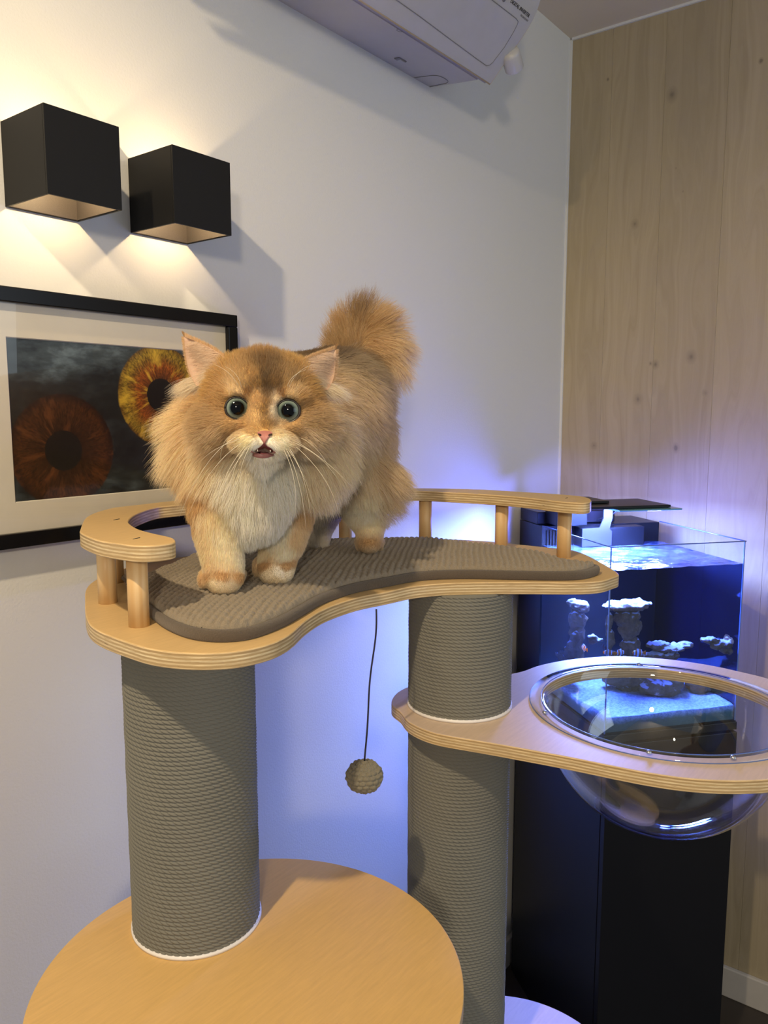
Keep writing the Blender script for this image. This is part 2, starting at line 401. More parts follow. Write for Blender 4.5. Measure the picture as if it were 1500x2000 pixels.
# ================================================================== PICTURE
def print_mat():
    M = Mat('iris_print'); v = M.coord(which=3)
    X, _, Z = M.sep(v)
    wv = M.coord((7, 1, 16))
    cl = M.noise(wv, 1.5, 5, rough=0.65)
    base = M.ramp(cl, (0.38, (0.012, 0.014, 0.016)), (0.52, (0.05, 0.065, 0.075)), (0.68, (0.16, 0.21, 0.25)))
    # broad dark brushed band across the middle of the background
    zz = M.math('ADD', Z, M.math('MULTIPLY', cl, 0.03))
    band = M.ramp(M.math('MULTIPLY', M.math('ADD', zz, 0.15), 3.3), (0.12, 1.0), (0.22, 0.25), (0.32, 1.0), (0.70, 1.0), (0.77, 0.12), (1.0, 0.0))
    base = M.mix(M.math('MULTIPLY', band, 0.85), base, (0.010, 0.009, 0.008))
    def iris(base, cx, cz, R, rp, stops, seed):
        dx = M.math('SUBTRACT', X, cx); dz = M.math('SUBTRACT', Z, cz)
        r = M.math('SQRT', M.math('ADD', M.math('MULTIPLY', dx, dx), M.math('MULTIPLY', dz, dz)))
        an = M.math('ARCTAN2', dz, dx)
        cv = M.n('CombineXYZ', X=M.math('COSINE', an), Y=M.math('SINE', an), Z=M.math('MULTIPLY', r, 7))
        cv = M.n('Mapping', Vector=cv, Location=(seed, seed*2, 0))
        fib = M.noise(cv, 26, 4, rough=0.7, dist=0.3)
        big = M.noise(cv, 2.6, 4, rough=0.65)
        rr = M.math('ADD', M.math('DIVIDE', r, R), M.math('MULTIPLY', M.math('SUBTRACT', big, 0.5), 0.22))
        c = M.ramp(rr, *stops)
        c = M.mix(M.ramp(fib, (0.40, 0.75), (0.6, 0.0)), c, (0.015, 0.008, 0.004))
        c = M.mix(M.ramp(big, (0.52, 0.0), (0.66, 0.6)), c, tuple(min(1, x*2.0) for x in stops[-2][1]))
        en = M.math('ADD', r, M.math('MULTIPLY', M.math('SUBTRACT', fib, 0.5), 0.004))
        c = M.mix(M.ramp(M.math('DIVIDE', en, rp), (0.96, 1.0), (1.04, 0.0)), c, (0.012, 0.010, 0.009))
        return M.mix(M.ramp(M.math('DIVIDE', en, R), (0.965, 1.0), (1.0, 0.0)), base, c)
    base = iris(base, IR1[0], IR1[1], IR1[2], IR1[2]*0.36, ((0.3, (0.035, 0.015, 0.008)), (0.55, (0.055, 0.022, 0.010)), (0.8, (0.075, 0.026, 0.009)), (0.95, (0.025, 0.010, 0.006))), 1.0)
    base = iris(base, IR2[0], IR2[1], IR2[2], IR2[2]*0.34, ((0.3, (0.10, 0.035, 0.012)), (0.55, (0.42, 0.11, 0.015)), (0.72, (0.30, 0.15, 0.02)), (0.85, (0.42, 0.27, 0.03)), (0.97, (0.20, 0.10, 0.015))), 4.0)
    M.pbr(base, 0.35, spec=0.4); return M.m
fx0, fx1, fz0, fz1 = 0.424, 0.879, 1.3985, 1.7245
pf = empty('framed_picture', ((fx0+fx1)/2, WY, (fz0+fz1)/2), 'black framed print of two giant eye irises hung below the cube lamps', 'picture')
PX, PZ = (fx0+fx1)/2, (fz0+fz1)/2
c1 = ony(126, 880, 0.984); c2 = ony(316, 772, 0.984)
IR1 = (c1[0]-PX, c1[2]-PZ, 0.076); IR2 = (c2[0]-PX, c2[2]-PZ, 0.074)
fw_ = 0.019
def bar(x0, x1, z0, z1): return box('frame_bar', ((x0+x1)/2, WY-0.0125, (z0+z1)/2), (x1-x0, 0.024, z1-z0), MT['frame'], pf, bev=0.0015)
bar(fx0, fx1, fz1-fw_, fz1); bar(fx0, fx1, fz0, fz0+fw_); bar(fx0, fx0+fw_, fz0+fw_, fz1-fw_); bar(fx1-fw_, fx1, fz0+fw_, fz1-fw_)
p0 = ony(11, 657, 0.984); p1 = ony(33, 982, 0.984)
qx0, qz1, qz0 = p0[0], p0[2], p1[2]; qx1 = fx1-(qx0-fx0)
lo = np.array([[fx0+0.01, fz0+0.01], [fx1-0.01, fz0+0.01], [fx1-0.01, fz1-0.01], [fx0+0.01, fz1-0.01]])
V = []; F = []
inn = np.array([[qx0, qz0], [qx1, qz0], [qx1, qz1], [qx0, qz1]])
for L, y in ((lo, 0.984), (inn, 0.984), (inn+np.array([[.0012, .0012], [-.0012, .0012], [-.0012, -.0012], [.0012, -.0012]]), 0.9855)):
    V += [(x, y, z) for x, z in L]
for k in (0, 4):
    for i in range(4): F.append((k+i, k+(i+1) % 4, k+4+(i+1) % 4, k+4+i))
mesh('mount_board', V, F, MT['mount'], pf)
o = mesh('iris_print', [(qx0, .9856, qz0), (qx1, .9856, qz0), (qx1, .9856, qz1), (qx0, .9856, qz1)], [(0, 1, 2, 3)], print_mat(), pf)
box('backing_board', (PX, 0.992, PZ), (fx1-fx0-0.02, 0.010, fz1-fz0-0.02), MT['dark'], pf)
mesh('glazing', [(fx0+.012, .980, fz0+.012), (fx1-.012, .980, fz0+.012), (fx1-.012, .980, fz1-.012), (fx0+.012, .980, fz1-.012)], [(0, 1, 2, 3)], MT['pglass'], pf)

# ================================================================== AIR CONDITIONER
AX0, AX1 = 0.62, 1.465
ac = empty('air_conditioner', ((AX0+AX1)/2, WY, 2.36), 'white wall-mounted air conditioner with yellowed lower edge, seen from below', 'air conditioner')
prof = [(1.0, 2.25), (0.885, 2.237), (0.868, 2.236), (0.862, 2.229), (0.857, 2.231), (0.816, 2.272), (0.778, 2.311), (0.757, 2.345), (0.750, 2.39), (0.757, 2.44), (0.775, 2.475), (1.0, 2.48)]
def prism_x(name, prof, x0, x1, mat, parent, smooth=False):
    n = len(prof); V = [(x, y, z) for x in (x0, x1) for y, z in prof]
    F = [(i, (i+1) % n, n+(i+1) % n, n+i) for i in range(n)]+[tuple(range(n-1, -1, -1)), tuple(range(n, 2*n))]
    bm = bmesh.new(); me = bpy.data.meshes.new('t'); me.from_pydata(V, [], F); bm.from_mesh(me)
    return frombm(name, bm, mat, parent, smooth)
prism_x('body', [(1.0, 2.25), (0.885, 2.237), (0.80, 2.32), (0.80, 2.46), (1.0, 2.47)], AX0+0.01, AX1-0.012, MT['white'], ac)
# curved front shell, thin, with a rounded yellowed rim
fp = catmull(np.array(prof[3:11]), 5, closed=False)
nrm = np.gradient(fp, axis=0); nrm /= np.hypot(*nrm.T)[:, None]; inn_ = fp+np.c_[nrm[:, 1], -nrm[:, 0]]*-0.010
inn_ = fp+np.array([0.012, 0.004])
prism_x('front_shell', [tuple(p) for p in fp]+[tuple(p) for p in inn_[::-1]], AX0, AX1, MT['white'], ac)
tube('yellowed_rim', [(AX0, .863, 2.2285), (AX1, .863, 2.2285)], 0.0022, MT['yellowed'], ac)
tube('yellowed_rim', [(AX1, p[0]+0.002, p[1]) for p in fp], 0.0016, MT['yellowed'], ac)
def onfront(px, py, off=0.0):
    d = ray(px, py); best = None
    for a, b in zip(fp[:-1], fp[1:]):
        t2 = b-a; n = np.array([0, -t2[1], t2[0]]); nn = np.hypot(n[1], n[2]); n = n/nn
        A = np.array([0, a[0], a[1]])
        t = ((A-CAM)@n)/(d@n); P = CAM+d*t; s = ((P[1:]-a)@t2)/(t2@t2)
        if -0.001 <= s <= 1.001:
            nv = n if n@d < 0 else -n
            return P+nv*off
    return None
gl = []
for (u, v2) in ((775, 0), (820, 32), (880, 77), (930, 114), (950, 128), (956, 127), (962, 122), (985, 92), (1003, 62), (1010, 48), (1012, 42), (1008, 36), (990, 22), (964, 2)):
    q = onfront(u, v2, 0.0004)
    if q is not None: gl.append(q)
x_ext = gl[0]-gl[1]; x_ext /= np.linalg.norm(x_ext)
lowL = gl[0].copy(); lowL[0] = AX0+0.05; gl.insert(0, lowL)
hiL = gl[-1].copy(); hiL[0] = AX0+0.05; gl.append(hiL)
tube('panel_seam', gl, 0.0007, MT['seam'], ac, n=5)
# lettering on the shell
pA = onfront(996, 4, 0.0006); pB = onfront(1028, 30, 0.0006)
ex = Vector((1, 0, 0)); k = int(np.argmin(np.abs(fp[:, 1]-pA[2]))); tg = fp[min(k+1, len(fp)-1)]-fp[k-1]; ey = Vector((0, tg[0], tg[1])).normalized()
ez = ex.cross(ey)
def M4(p): return Matrix(((ex[0], ey[0], ez[0], p[0]), (ex[1], ey[1], ez[1], p[1]), (ex[2], ey[2], ez[2], p[2]), (0, 0, 0, 1)))
lt = Vector(pA)
text('lettering', 'DIGITAL INVERTER', 0.0086, M4(lt), MT['dark'], ac)
text('lettering', 'TECHNOLOGY', 0.0045, M4(lt+Vector((0.046, 0, 0))-ey*0.0065), MT['seam'], ac)
bm = bmesh.new()
lg = lathe('round_emblem', [(0, .0004), (.005, .0004), (.005, 0)], Vector(onfront(988, 0, 0.0006) if onfront(988, 0) is not None else pA)-ex*0.006, MT['seam'], ac, n=20, axis=ez)
# underside details
sp = onz(782, 121, 2.242)
def under(x, y): return 2.25-(1.0-y)*0.113-0.0006
R = Matrix.Rotation(math.atan(0.113), 3, 'X')
box('sensor_window', (sp[0], sp[1], under(0, sp[1])), (0.024, 0.013, 0.003), MT['seam'], ac, bev=0.001, rot=R)
box('sensor_lens', (sp[0]+.002, sp[1], under(0, sp[1])-0.0012), (0.016, 0.009, 0.003), MT['steel'], ac, bev=0.001, rot=R)
cp = catmull([(1.392, .998), (1.394, .970), (1.397, .952), (1.408, .943), (1.432, .943), (1.443, .952), (1.446, .970), (1.448, .998)], 6, closed=False)
tube('cover_seam', [(x, y, under(x, y)) for x, y in cp], 0.0005, MT['seam'], ac, n=5)
cp = [(1.19+0.006*math.cos(t), .884+0.006*math.sin(t)) for t in np.linspace(0, math.pi, 10)]
tube('clip_seam', [(x, y, under(x, y)+0.0006) for x, y in cp], 0.0005, MT['seam'], ac, n=5)
pc = onx(1003, 125, 1.50)
lathe('pipe_collar', [(0, -.02), (.016, -.02), (.019, -.012), (.019, .02)], tuple(onx(1000, 116, 1.478)), MT['white'], ac, n=24, axis=(0.9, 0.2, -0.5))
tube('pipe_cover', [(1.46, .93, 2.30), (1.485, .93, 2.30), (1.495, .965, 2.31), (1.495, 1.0, 2.33)], 0.012, MT['white2'], ac, n=12)

# ================================================================== CAT TREE
T = 0.0168
ZP, ZR, ZD, ZS = 1.348, 1.440, 0.984, 1.161
CL, CR, RC = (0.544, 0.696), (0.9165, 0.5735), 0.0725
ct = empty('cat_tree', (0.72, 0.62, 0.30), 'birch plywood cat tree with grey rope-wrapped posts, railed perch and clear bowl', 'cat tree')
def P2(pts, z): return np.array([onz(a, b, z)[:2] for a, b in pts])
front = P2([(171, 1213), (194, 1233), (243, 1252), (293, 1267), (347, 1274), (409, 1276), (471, 1271), (533, 1256), (570, 1236), (595, 1213), (636, 1188), (698, 1167), (760, 1155), (807, 1145), (873, 1139), (973, 1137), (1057, 1137), (1123, 1137.5), (1173, 1135), (1197, 1127), (1206, 1118)], ZP)
back = P2([(1152, 973), (1133, 967), (1073, 962), (1007, 958), (940, 954), (857, 952), (780, 952)], ZR)
lback = P2([(340, 974), (288, 980), (224, 989), (173, 1005), (157, 1033)], ZR)
def offp(P, d):
    t = np.gradient(P, axis=0); t /= np.hypot(*t.T)[:, None]; return P+np.c_[t[:, 1], -t[:, 0]]*d
outl = np.vstack([front, offp(back[1:], 0.004), [(0.93, 0.948)], [(0.845, 0.968)], offp(lback[:4], 0.004), P2([(166, 1178)], ZP)])
outl = smoothloop(resample(catmull(outl, 10), 0.006), 4)
slab('perch_platform', outl, ZP, T, MT['ply'], ct)
# guard rail: a curved band, both ends rounded
ro = P2([(157, 1033), (173, 1007), (224, 991), (288, 982), (339, 976)], ZR)
ri = P2([(272, 1034), (256, 1025), (251, 1017), (266, 1004), (304, 991), (346, 986)], ZR)
roR = P2([(780, 954), (857, 954), (940, 956), (1007, 960), (1073, 964), (1133, 969)], ZR)
riR = P2([(790, 959), (873, 961.5), (973, 967), (1040, 973), (1090, 979), (1133, 982)], ZR)
fe = P2([(301, 1042), (333, 1049), (342, 1054), (339, 1060), (304, 1065), (272, 1066), (240, 1063), (192, 1055), (160, 1042)], ZR)
re_ = P2([(1150, 973), (1155, 977), (1150, 981)], ZR)
mo, mi = np.array([(0.845, 0.964), (0.93, 0.944)]), np.array([(0.815, 0.905), (0.90, 0.893)])
rail = np.vstack([fe[::-1][::-1], ro, [mo[0]], [mo[1]], roR, re_, riR[::-1], [mi[1]], [mi[0]], ri[::-1]])
rail = smoothloop(resample(catmull(rail, 10), 0.004), 3)
rail[:, 1] = np.where(rail[:, 1] > 0.955, 0.955+(rail[:, 1]-0.955)*0.3, rail[:, 1])
slab('guard_rail', rail, ZR, T, MT['ply'], ct)
posts = [onz(272, 1222, ZP)[:2], onz(211, 1177, ZP)[:2], onz(371, 1074, ZP)[:2]]
xs = np.linspace(0, 1, 200)
mid_r = np.vstack([np.c_[0.83+(0.915-0.83)*xs, 0.931+(0.9135-0.931)*xs], 0.5*(roR[0]+riR[0])[None]*xs[:, None]+np.array([0.915, 0.9135])*(1-xs[:, None])])
def screen_x(p): q = np.array([p[0], p[1], ZR-T])-CAM; return 750+FPX*(q@RT)/(q@FW)
posts.append(mid_r[np.argmin([abs(screen_x(p)-674.5) for p in mid_r])])
for (a, b) in ((831, 957), (981, 963.5), (1104, 973)): posts.append(onz(a, b, ZR)[:2])
posts.append(np.array([0.592, 0.905]))
for (x, y) in posts:
    lathe('guard_post', [(0, 0), (0.0108, 0), (0.0108, ZR-T-ZP), (0, ZR-T-ZP)], (x, y, ZP), MT['pine'], ct, n=28)
for (a, b, z) in ((267, 1052, ZR), (228, 1015, ZR), (1107, 973, ZR)):
    q = onz(a, b, z); tube('dowel_mark', [q-np.array([.0045, .0, 0.0002]), q+np.array([.0045, .001, 0.0002])], 0.0007, MT['dark'], ct, n=5)

# rope wrapped posts
def rope(name, c, r, z0, z1, nth, sub, parent, pitch=0.0050, hand=1):
    turns = int(round((z1-z0)/pitch)); nz = turns*sub+1
    th = np.linspace(0, 2*math.pi, nth, endpoint=False)[None, :]; z = np.linspace(0, 1, nz)[:, None]*(turns)
    u = (z-th/(2*math.pi)) % 1.0
    x = 2*u-1
    prof_ = np.sqrt(np.clip(1-x*x*0.96, 0, 1))
    K = 58
    ph = th*K/(2*math.pi)+u*1.15+np.floor(z-th/(2*math.pi))*0.37
    # strand valley lines slope across the rope
    s = ph % 1.0
    strand = 1-np.exp(-((0.5-np.abs(s-0.5))/0.13)**2)
    h = 0.0026*prof_*(0.42+0.58*strand)
    wob = 0.0002*np.sin(th*5+z*0.7)
    R_ = r-0.0026+h+wob
    X = c[0]+R_*np.cos(th); Y = c[1]+R_*np.sin(th); Z = np.broadcast_to(z0+z*(z1-z0)/turns, X.shape)
    V = np.stack([X, Y, Z], -1).reshape(-1, 3)
    i = np.arange(nz-1)[:, None]*nth; j = np.arange(nth)[None, :]; j2 = (j+1) % nth
    F = np.stack([i+j, i+j2, i+nth+j2, i+nth+j], -1).reshape(-1, 4)
    me = bpy.data.meshes.new(name); me.vertices.add(len(V)); me.vertices.foreach_set('co', V.ravel())
    me.loops.add(F.size); me.loops.foreach_set('vertex_index', F.ravel().astype(np.int32))
    me.polygons.add(len(F)); me.polygons.foreach_set('loop_start', (np.arange(len(F))*4).astype(np.int32)); me.update(calc_edges=True)
    me.polygons.foreach_set('use_smooth', [True]*len(F))
    return link(name, me, MT['rope'], parent)
def post_col(c, z0, z1, nth, sub):
    core = lathe('scratching_post', [(0, z0), (RC-0.004, z0), (RC-0.004, z1), (0, z1)], (c[0], c[1], 0), MT['rope'], ct, n=48)
    rope('rope_wrap', c, RC, z0+0.004, z1-0.001, nth, sub, core)
    lathe('base_ring', [(RC-0.004, z0), (RC+0.0015, z0), (RC+0.0015, z0+0.003), (RC-0.003, z0+0.0045)], (c[0], c[1], 0), MT['white2'], core, n=96)
post_col(CL, ZD+0.0004, ZP-T, 640, 7)
post_col(CR, ZS+0.0004, ZP-T, 560, 6)
post_col(CR, 0.602, ZS-T, 460, 5)
post_col(CL, 0.32, ZD-T, 48, 1)
post_col(CR, 0.32, 0.602-T, 48, 1)
# round shelf under the left post
slab('round_shelf', circle((0.5165, 0.574), 0.221, 180), ZD, T, ply_mat('birch_plywood_warm', (0.70, 0.45, 0.17)), ct)
# low shelf lower right
o = slab('low_shelf', circle((0.930, 0.49), 0.175, 140), 0.602, T, ply_mat('birch_plywood_pale', (0.62, 0.50, 0.42)), ct)
slab('base_plate', circle((0.74, 0.60), 0.36, 96), 0.32, T, MT['ply'], ct)
# bowl shelf
BC = (1.0825, 0.3415); RO_, RI_ = 0.184, 0.1675
sh = P2([(998, 1316), (1050, 1300), (1104, 1289), (1162, 1283), (1212, 1281), (1266, 1284), (1320, 1289), (1392, 1300), (1464, 1316), (1500, 1325)], ZS)
sf = P2([(1500, 1522), (1422, 1524.5), (1343, 1520), (1265, 1509), (1187, 1494), (1108, 1478), (1032, 1464), (960, 1451), (900, 1441), (850, 1432), (812, 1418), (790, 1403), (783, 1389)], ZS)
ang = lambda p: math.atan2(p[1]-BC[1], p[0]-BC[0])
a0, a1 = ang(sh[-1]), ang(sf[0]); r0, r1 = np.hypot(*(sh[-1]-BC)), np.hypot(*(sf[0]-BC))
if a1 > a0: a1 -= 2*math.pi
arc = [(BC[0]+(r0+(r1-r0)*t)*math.cos(a0+(a1-a0)*t), BC[1]+(r0+(r1-r0)*t)*math.sin(a0+(a1-a0)*t)) for t in np.linspace(0, 1, 10)[1:-1]]
bk = [(CR[0]-0.062, CR[1]+0.075), (CR[0]-0.01, CR[1]+0.098), (CR[0]+0.05, CR[1]+0.085)]
so = np.vstack([sh, arc, sf, bk]); so = smoothloop(resample(catmull(so, 8), 0.006), 6)
slab('bowl_shelf', so, ZS, T, ply_mat('birch_plywood_shelf', (0.66, 0.52, 0.40)), ct, holes=(circle(BC, RI_, 120),))
# clear bowl: flange and hemisphere, double walled
pr = [(RO_, ZS+0.0004), (RO_, ZS+0.0030), (RI_-0.002, ZS+0.0034), (RI_-0.006, ZS+0.001)]
D_ = 0.170
for a in np.linspace(0.06, 1, 26): pr.append(((RI_-0.005)*math.cos(a*math.pi/2), ZS-0.004-D_*math.sin(a*math.pi/2)))
pr2 = pr+[(max(r_+(0.003 if r_ > 0.03 else 0.0), 0), z-0.003) for r_, z in pr[:3:-1]]
lathe('clear_bowl', pr, (BC[0], BC[1], 0), MT['bowl'], ct, n=128)
pro = [((RI_-0.002)*math.cos(a*math.pi/2), ZS-0.0045-(D_+0.003)*math.sin(a*math.pi/2)) for a in np.linspace(0.0, 1, 26)]
lathe('clear_bowl_outside', pro, (BC[0], BC[1], 0), MT['bowl'], ct, n=128).name = 'bowl_outer_skin'
def flange_line(r_, z, wdt, mat, nm):
    lathe(nm, [(r_-wdt, z), (r_-wdt, z+0.0006), (r_+wdt, z+0.0006), (r_+wdt, z)], (BC[0], BC[1], 0), mat, ct, n=128, closed=True)
flange_line(RO_+0.0002, ZS+0.0002, 0.0007, MT['edgeglass'], 'flange_edge')
flange_line(RI_+0.0002, ZS+0.0032, 0.0007, MT['edgeglass'], 'flange_lip')
for (a, b) in ((1049, 1392), (1441, 1486), (1264, 1479.5), (1250, 1302)):
    q = onz(a, b, ZS+0.004); v_ = q[:2]-np.array(BC); v_ = v_/np.hypot(*v_)*(RO_+RI_)/2+np.array(BC)
    lathe('screw', [(0, .0062), (.0022, .006), (.0034, .0042), (.0034, .0030)], (v_[0], v_[1], ZS), MT['steel'], ct, n=14)

# ================================================================== CUSHION
cb = P2([(247, 1140), (262, 1180), (297, 1213), (326, 1234), (371, 1251), (429, 1257), (491, 1251), (553, 1228), (595, 1204), (636, 1180), (698, 1159), (760, 1147), (823, 1135.5), (907, 1132), (1007, 1134), (1107, 1135), (1150, 1131), (1173, 1119)], ZP)
ck = P2([(1117, 1085), (1073, 1071), (1007, 1060), (940, 1053), (873, 1045), (823, 1042), (750, 1043), (690, 1043)], ZP+0.023)
ck2 = P2([(388, 1069), (347, 1083), (293, 1103), (262, 1118)], ZP+0.023)
cu_ = np.vstack([cb, ck, [(0.93, 0.862), (0.84, 0.885)], ck2]); cu_ = smoothloop(resample(catmull(cu_, 8), 0.005), 5)
if area(cu_) < 0: cu_ = cu_[::-1]
cush = empty('cushion', (0.75, 0.68, ZP), 'taupe popcorn-knit cushion with grey binding lying on the perch', 'cushion')
V = []; n = len(cu_)
ins = [(0.000, 0.0005), (0.0015, 0.003), (0.002, 0.007), (0.001, 0.0105), (-0.0015, 0.0125), (-0.004, 0.0125), (-0.006, 0.009)]
tt = np.roll(cu_, -1, 0)-np.roll(cu_, 1, 0); tt /= np.hypot(*tt.T)[:, None]; nn_ = np.c_[tt[:, 1], -tt[:, 0]]
for d, z in ins: V += [(p[0], p[1], ZP+z) for p in cu_+nn_*(d-0.002)]
F = [(k*n+i, k*n+(i+1) % n, (k+1)*n+(i+1) % n, (k+1)*n+i) for k in range(len(ins)-1) for i in range(n)]
F.append(tuple(range(n-1, -1, -1)))
mesh('binding', V, F, MT['binding'], cush, smooth=True)
# knit top: height field of popcorn knobs clipped by the outline
rd = np.array([0.853, 0.523]); sd = np.array([-rd[1], rd[0]])
inner = offset(cu_, -0.0065)
st = 0.00125
uv = np.c_[inner@rd, inner@sd]; u0, v0 = uv.min(0)-0.002; u1, v1 = uv.max(0)+0.002
U_, V_ = np.meshgrid(np.arange(u0, u1, st), np.arange(v0, v1, st), indexing='ij')
pts = (U_[..., None]*rd+V_[..., None]*sd).reshape(-1, 2)
def sdist(Q, L):
    """signed distance, positive inside"""
    A = L; B = np.roll(L, -1, 0); d = np.full(len(Q), 9.0); ins_ = np.zeros(len(Q), bool)
    for a, b in zip(A, B):
        e = b-a; w_ = Q-a; t = np.clip((w_@e)/(e@e), 0, 1); d = np.minimum(d, np.hypot(*(w_-t[:, None]*e).T))
        c_ = ((a[1] > Q[:, 1]) != (b[1] > Q[:, 1])); 
        with np.errstate(divide='ignore', invalid='ignore'): xi = (b[0]-a[0])*(Q[:, 1]-a[1])/(b[1]-a[1])+a[0]
        ins_ ^= c_ & (Q[:, 0] < xi)
    return np.where(ins_, d, -d)
L2 = resample(inner, 0.008)
sd_ = sdist(pts, L2)
pu, pv = 0.0105, 0.0080
su = pts@rd; sv = pts@sd
warp = 0.0012*np.sin(sv*90)+0.001*np.sin(su*70+1)
row = np.floor((sv+0.0007*np.sin(su*60))/pv)
fu = ((su+warp+(row % 2)*pu*0.5)/pu) % 1.0-0.5; fv = ((sv+0.0007*np.sin(su*60))/pv) % 1.0-0.5
cell = np.sin(np.floor((su+warp)/pu)*12.9898+row*78.233)*43758.5453; cell = cell-np.floor(cell)
hh = np.sqrt(np.clip(1-(2*fv)**2*0.95, 0, 1))*(0.30+0.70*np.sqrt(np.clip(1-(2*fu)**2*0.97, 0, 1)))
puff = 0.0060*np.clip(sd_/0.03, 0, 1)**0.6
edge_ = np.sqrt(np.clip(sd_/0.004, 0, 1))
zt = ZP+0.0105+puff+(0.0050*hh*(0.8+0.35*cell))*edge_+0.0020*edge_-0.0025*(1-edge_)
keep = (sd_ > -0.0006).reshape(U_.shape)
idx = np.full(U_.shape, -1); 
q4 = keep[:-1, :-1] & keep[1:, :-1] & keep[1:, 1:] & keep[:-1, 1:]
N1 = U_.shape[1]; ids = np.arange(U_.size).reshape(U_.shape)
F = np.stack([ids[:-1, :-1][q4], ids[1:, :-1][q4], ids[1:, 1:][q4], ids[:-1, 1:][q4]], -1)
used, inv = np.unique(F, return_inverse=True); F = inv.reshape(-1, 4)
V = np.c_[pts[used], zt[used]]-np.array([0.75, 0.68, ZP])
me = bpy.data.meshes.new('knit_top'); me.vertices.add(len(V)); me.vertices.foreach_set('co', V.ravel())
me.loops.add(F.size); me.loops.foreach_set('vertex_index', F.ravel().astype(np.int32))
me.polygons.add(len(F)); me.polygons.foreach_set('loop_start', (np.arange(len(F))*4).astype(np.int32)); me.update(calc_edges=True)
me.polygons.foreach_set('use_smooth', [True]*len(F))
link('knit_top', me, MT['knit'], cush, (0.75, 0.68, ZP))
ZC = ZP+0.0215

# ================================================================== HANGING BALL
tp = onz(735, 1190, ZP-T)
bdep = float((tp-CAM)@FW)
bc = dep(712, 1516, bdep+0.0)
toy = empty('hanging_toy', tuple(bc), 'knitted grey-brown ball dangling on a black cord between the posts', 'cat toy')
top = np.array([tp[0], tp[1], ZP-T]); bt = bc+np.array([0, 0, 0.020])
tube('cord', [top*(1-t)+bt*t+RT*0.0022*math.sin(t*9)*(1-t) for t in np.linspace(0, 1, 24)], 0.0011, MT['cord'], toy, n=8)
bm = bmesh.new(); bmesh.ops.create_icosphere(bm, subdivisions=6, radius=1.0)
for v in bm.verts:
    p = v.co.copy(); th = math.atan2(p.y, p.x); la = math.asin(max(-1, min(1, p.z)))
    row = la/0.30; fu = (th*8/ (2*math.pi)*2+ (math.floor(row+.5) % 2)*0.5) % 1-0.5; fv = (row+.5) % 1-0.5
    b = math.sqrt(max(0, 1-(2*fv)**2*.9))*(0.35+0.65*math.sqrt(max(0, 1-(2*fu)**2)))
    r_ = 0.0195+0.0048*b*(0.75+0.5*mn0.noise(p*2.2+Vector((3, 1, 2))))
    v.co = Vector((p.x*r_*1.03, p.y*r_*1.03, p.z*r_*0.86))+Vector(bc)
frombm('knit_ball', bm, knit_mat('ball_knit', (0.27, 0.245, 0.18), (0.17, 0.15, 0.11)), toy, smooth=True)

# ================================================================== AQUARIUM
TA = np.array([1.563, 0.614]); tr_ = np.array([0.785, -0.6195]); tf = np.array([0.6195, 0.785])
TW, TD, TG, Z0, Z1, ZW = 0.326, 0.460, 0.325, 0.888, 1.293, 1.243
def TP(a, b, z): q = TA+tr_*a+tf*b; return (q[0], q[1], z)
RZ = Matrix(((tr_[0], tf[0], 0), (tr_[1], tf[1], 0), (0, 0, 1)))
def tbox(name, a0, a1, b0, b1, z0, z1, mat, parent, bev=0.0):
    return box(name, TP((a0+a1)/2, (b0+b1)/2, (z0+z1)/2), (a1-a0, b1-b0, z1-z0), mat, parent, bev=bev, rot=RZ)
cab = empty('aquarium_cabinet', TP(TW/2, TD/2, 0), 'tall satin black cabinet carrying the aquarium in the corner', 'cabinet')
tbox('body', 0.003, TW-0.003, 0.010, TD, 0.001, Z0-0.022, MT['cabinet'], cab)
tbox('top_board', -0.002, TW+0.002, -0.002, TD, Z0-0.021, Z0-0.003, MT['cabinet'], cab, 0.001)
tbox('door', 0.004, TW-0.001, -0.008, 0.009, 0.02, Z0-0.024, MT['cabinet'], cab, 0.001)
aq = empty('aquarium', TP(TW/2, TD/2, Z0), 'blue-lit glass reef aquarium standing on the black corner cabinet', 'aquarium')
g = 0.004
bm = bmesh.new()
def pane(name, a0, a1, b0, b1, z0=Z0, z1=Z1):
    # sheet of glass as its two faces' mid plane: one thin quad keeps the view straight
    if a1-a0 > b1-b0: m_ = (b0+b1)/2; q = [TP(a0, m_, z0), TP(a1, m_, z0), TP(a1, m_, z1), TP(a0, m_, z1)]
    else: m_ = (a0+a1)/2; q = [TP(m_, b0, z0), TP(m_, b1, z0), TP(m_, b1, z1), TP(m_, b0, z1)]
    return mesh(name, q, [(0, 1, 2, 3)], MT['glass'], aq)
pane('front_pane', 0, TW, 0, g); pane('left_pane', 0, g, 0, TG); pane('right_pane', TW-g, TW, 0, TG)
tbox('base_pane', 0, TW, 0, TD, Z0-0.003, Z0, MT['plastic_black'], aq)
for (a, b) in ((0.002, 0.002), (TW-0.002, 0.002)): tbox('corner_seam', a-0.0012, a+0.0012, b-0.0012, b+0.0012, Z0, Z1, MT['edgeglass'], aq)
for q in (((0, 0), (TW, 0)), ((0, 0), (0, TG)), ((TW, 0), (TW, TG))):
    (a, b), (c_, d_) = q
    tube('rim_edge', [TP(a, b, Z1), TP(c_, d_, Z1)], 0.0013, MT['edgeglass'], aq, n=6)
tbox('rear_chamber', 0, TW, TG+0.002, TD, Z0, Z1-0.002, MT['plastic_black'], aq)
tbox('rear_chamber_lid', 0.0, TW*0.66, TG+0.03, TD, Z1-0.001, Z1+0.030, MT['plastic_black'], aq, 0.002)
# overflow comb
for i in range(12): tbox('comb_tooth', 0.012+i*0.008, 0.0155+i*0.008, TG-0.002, TG+0.0005, Z1-0.055, Z1-0.012, MT['plastic_black'], aq)
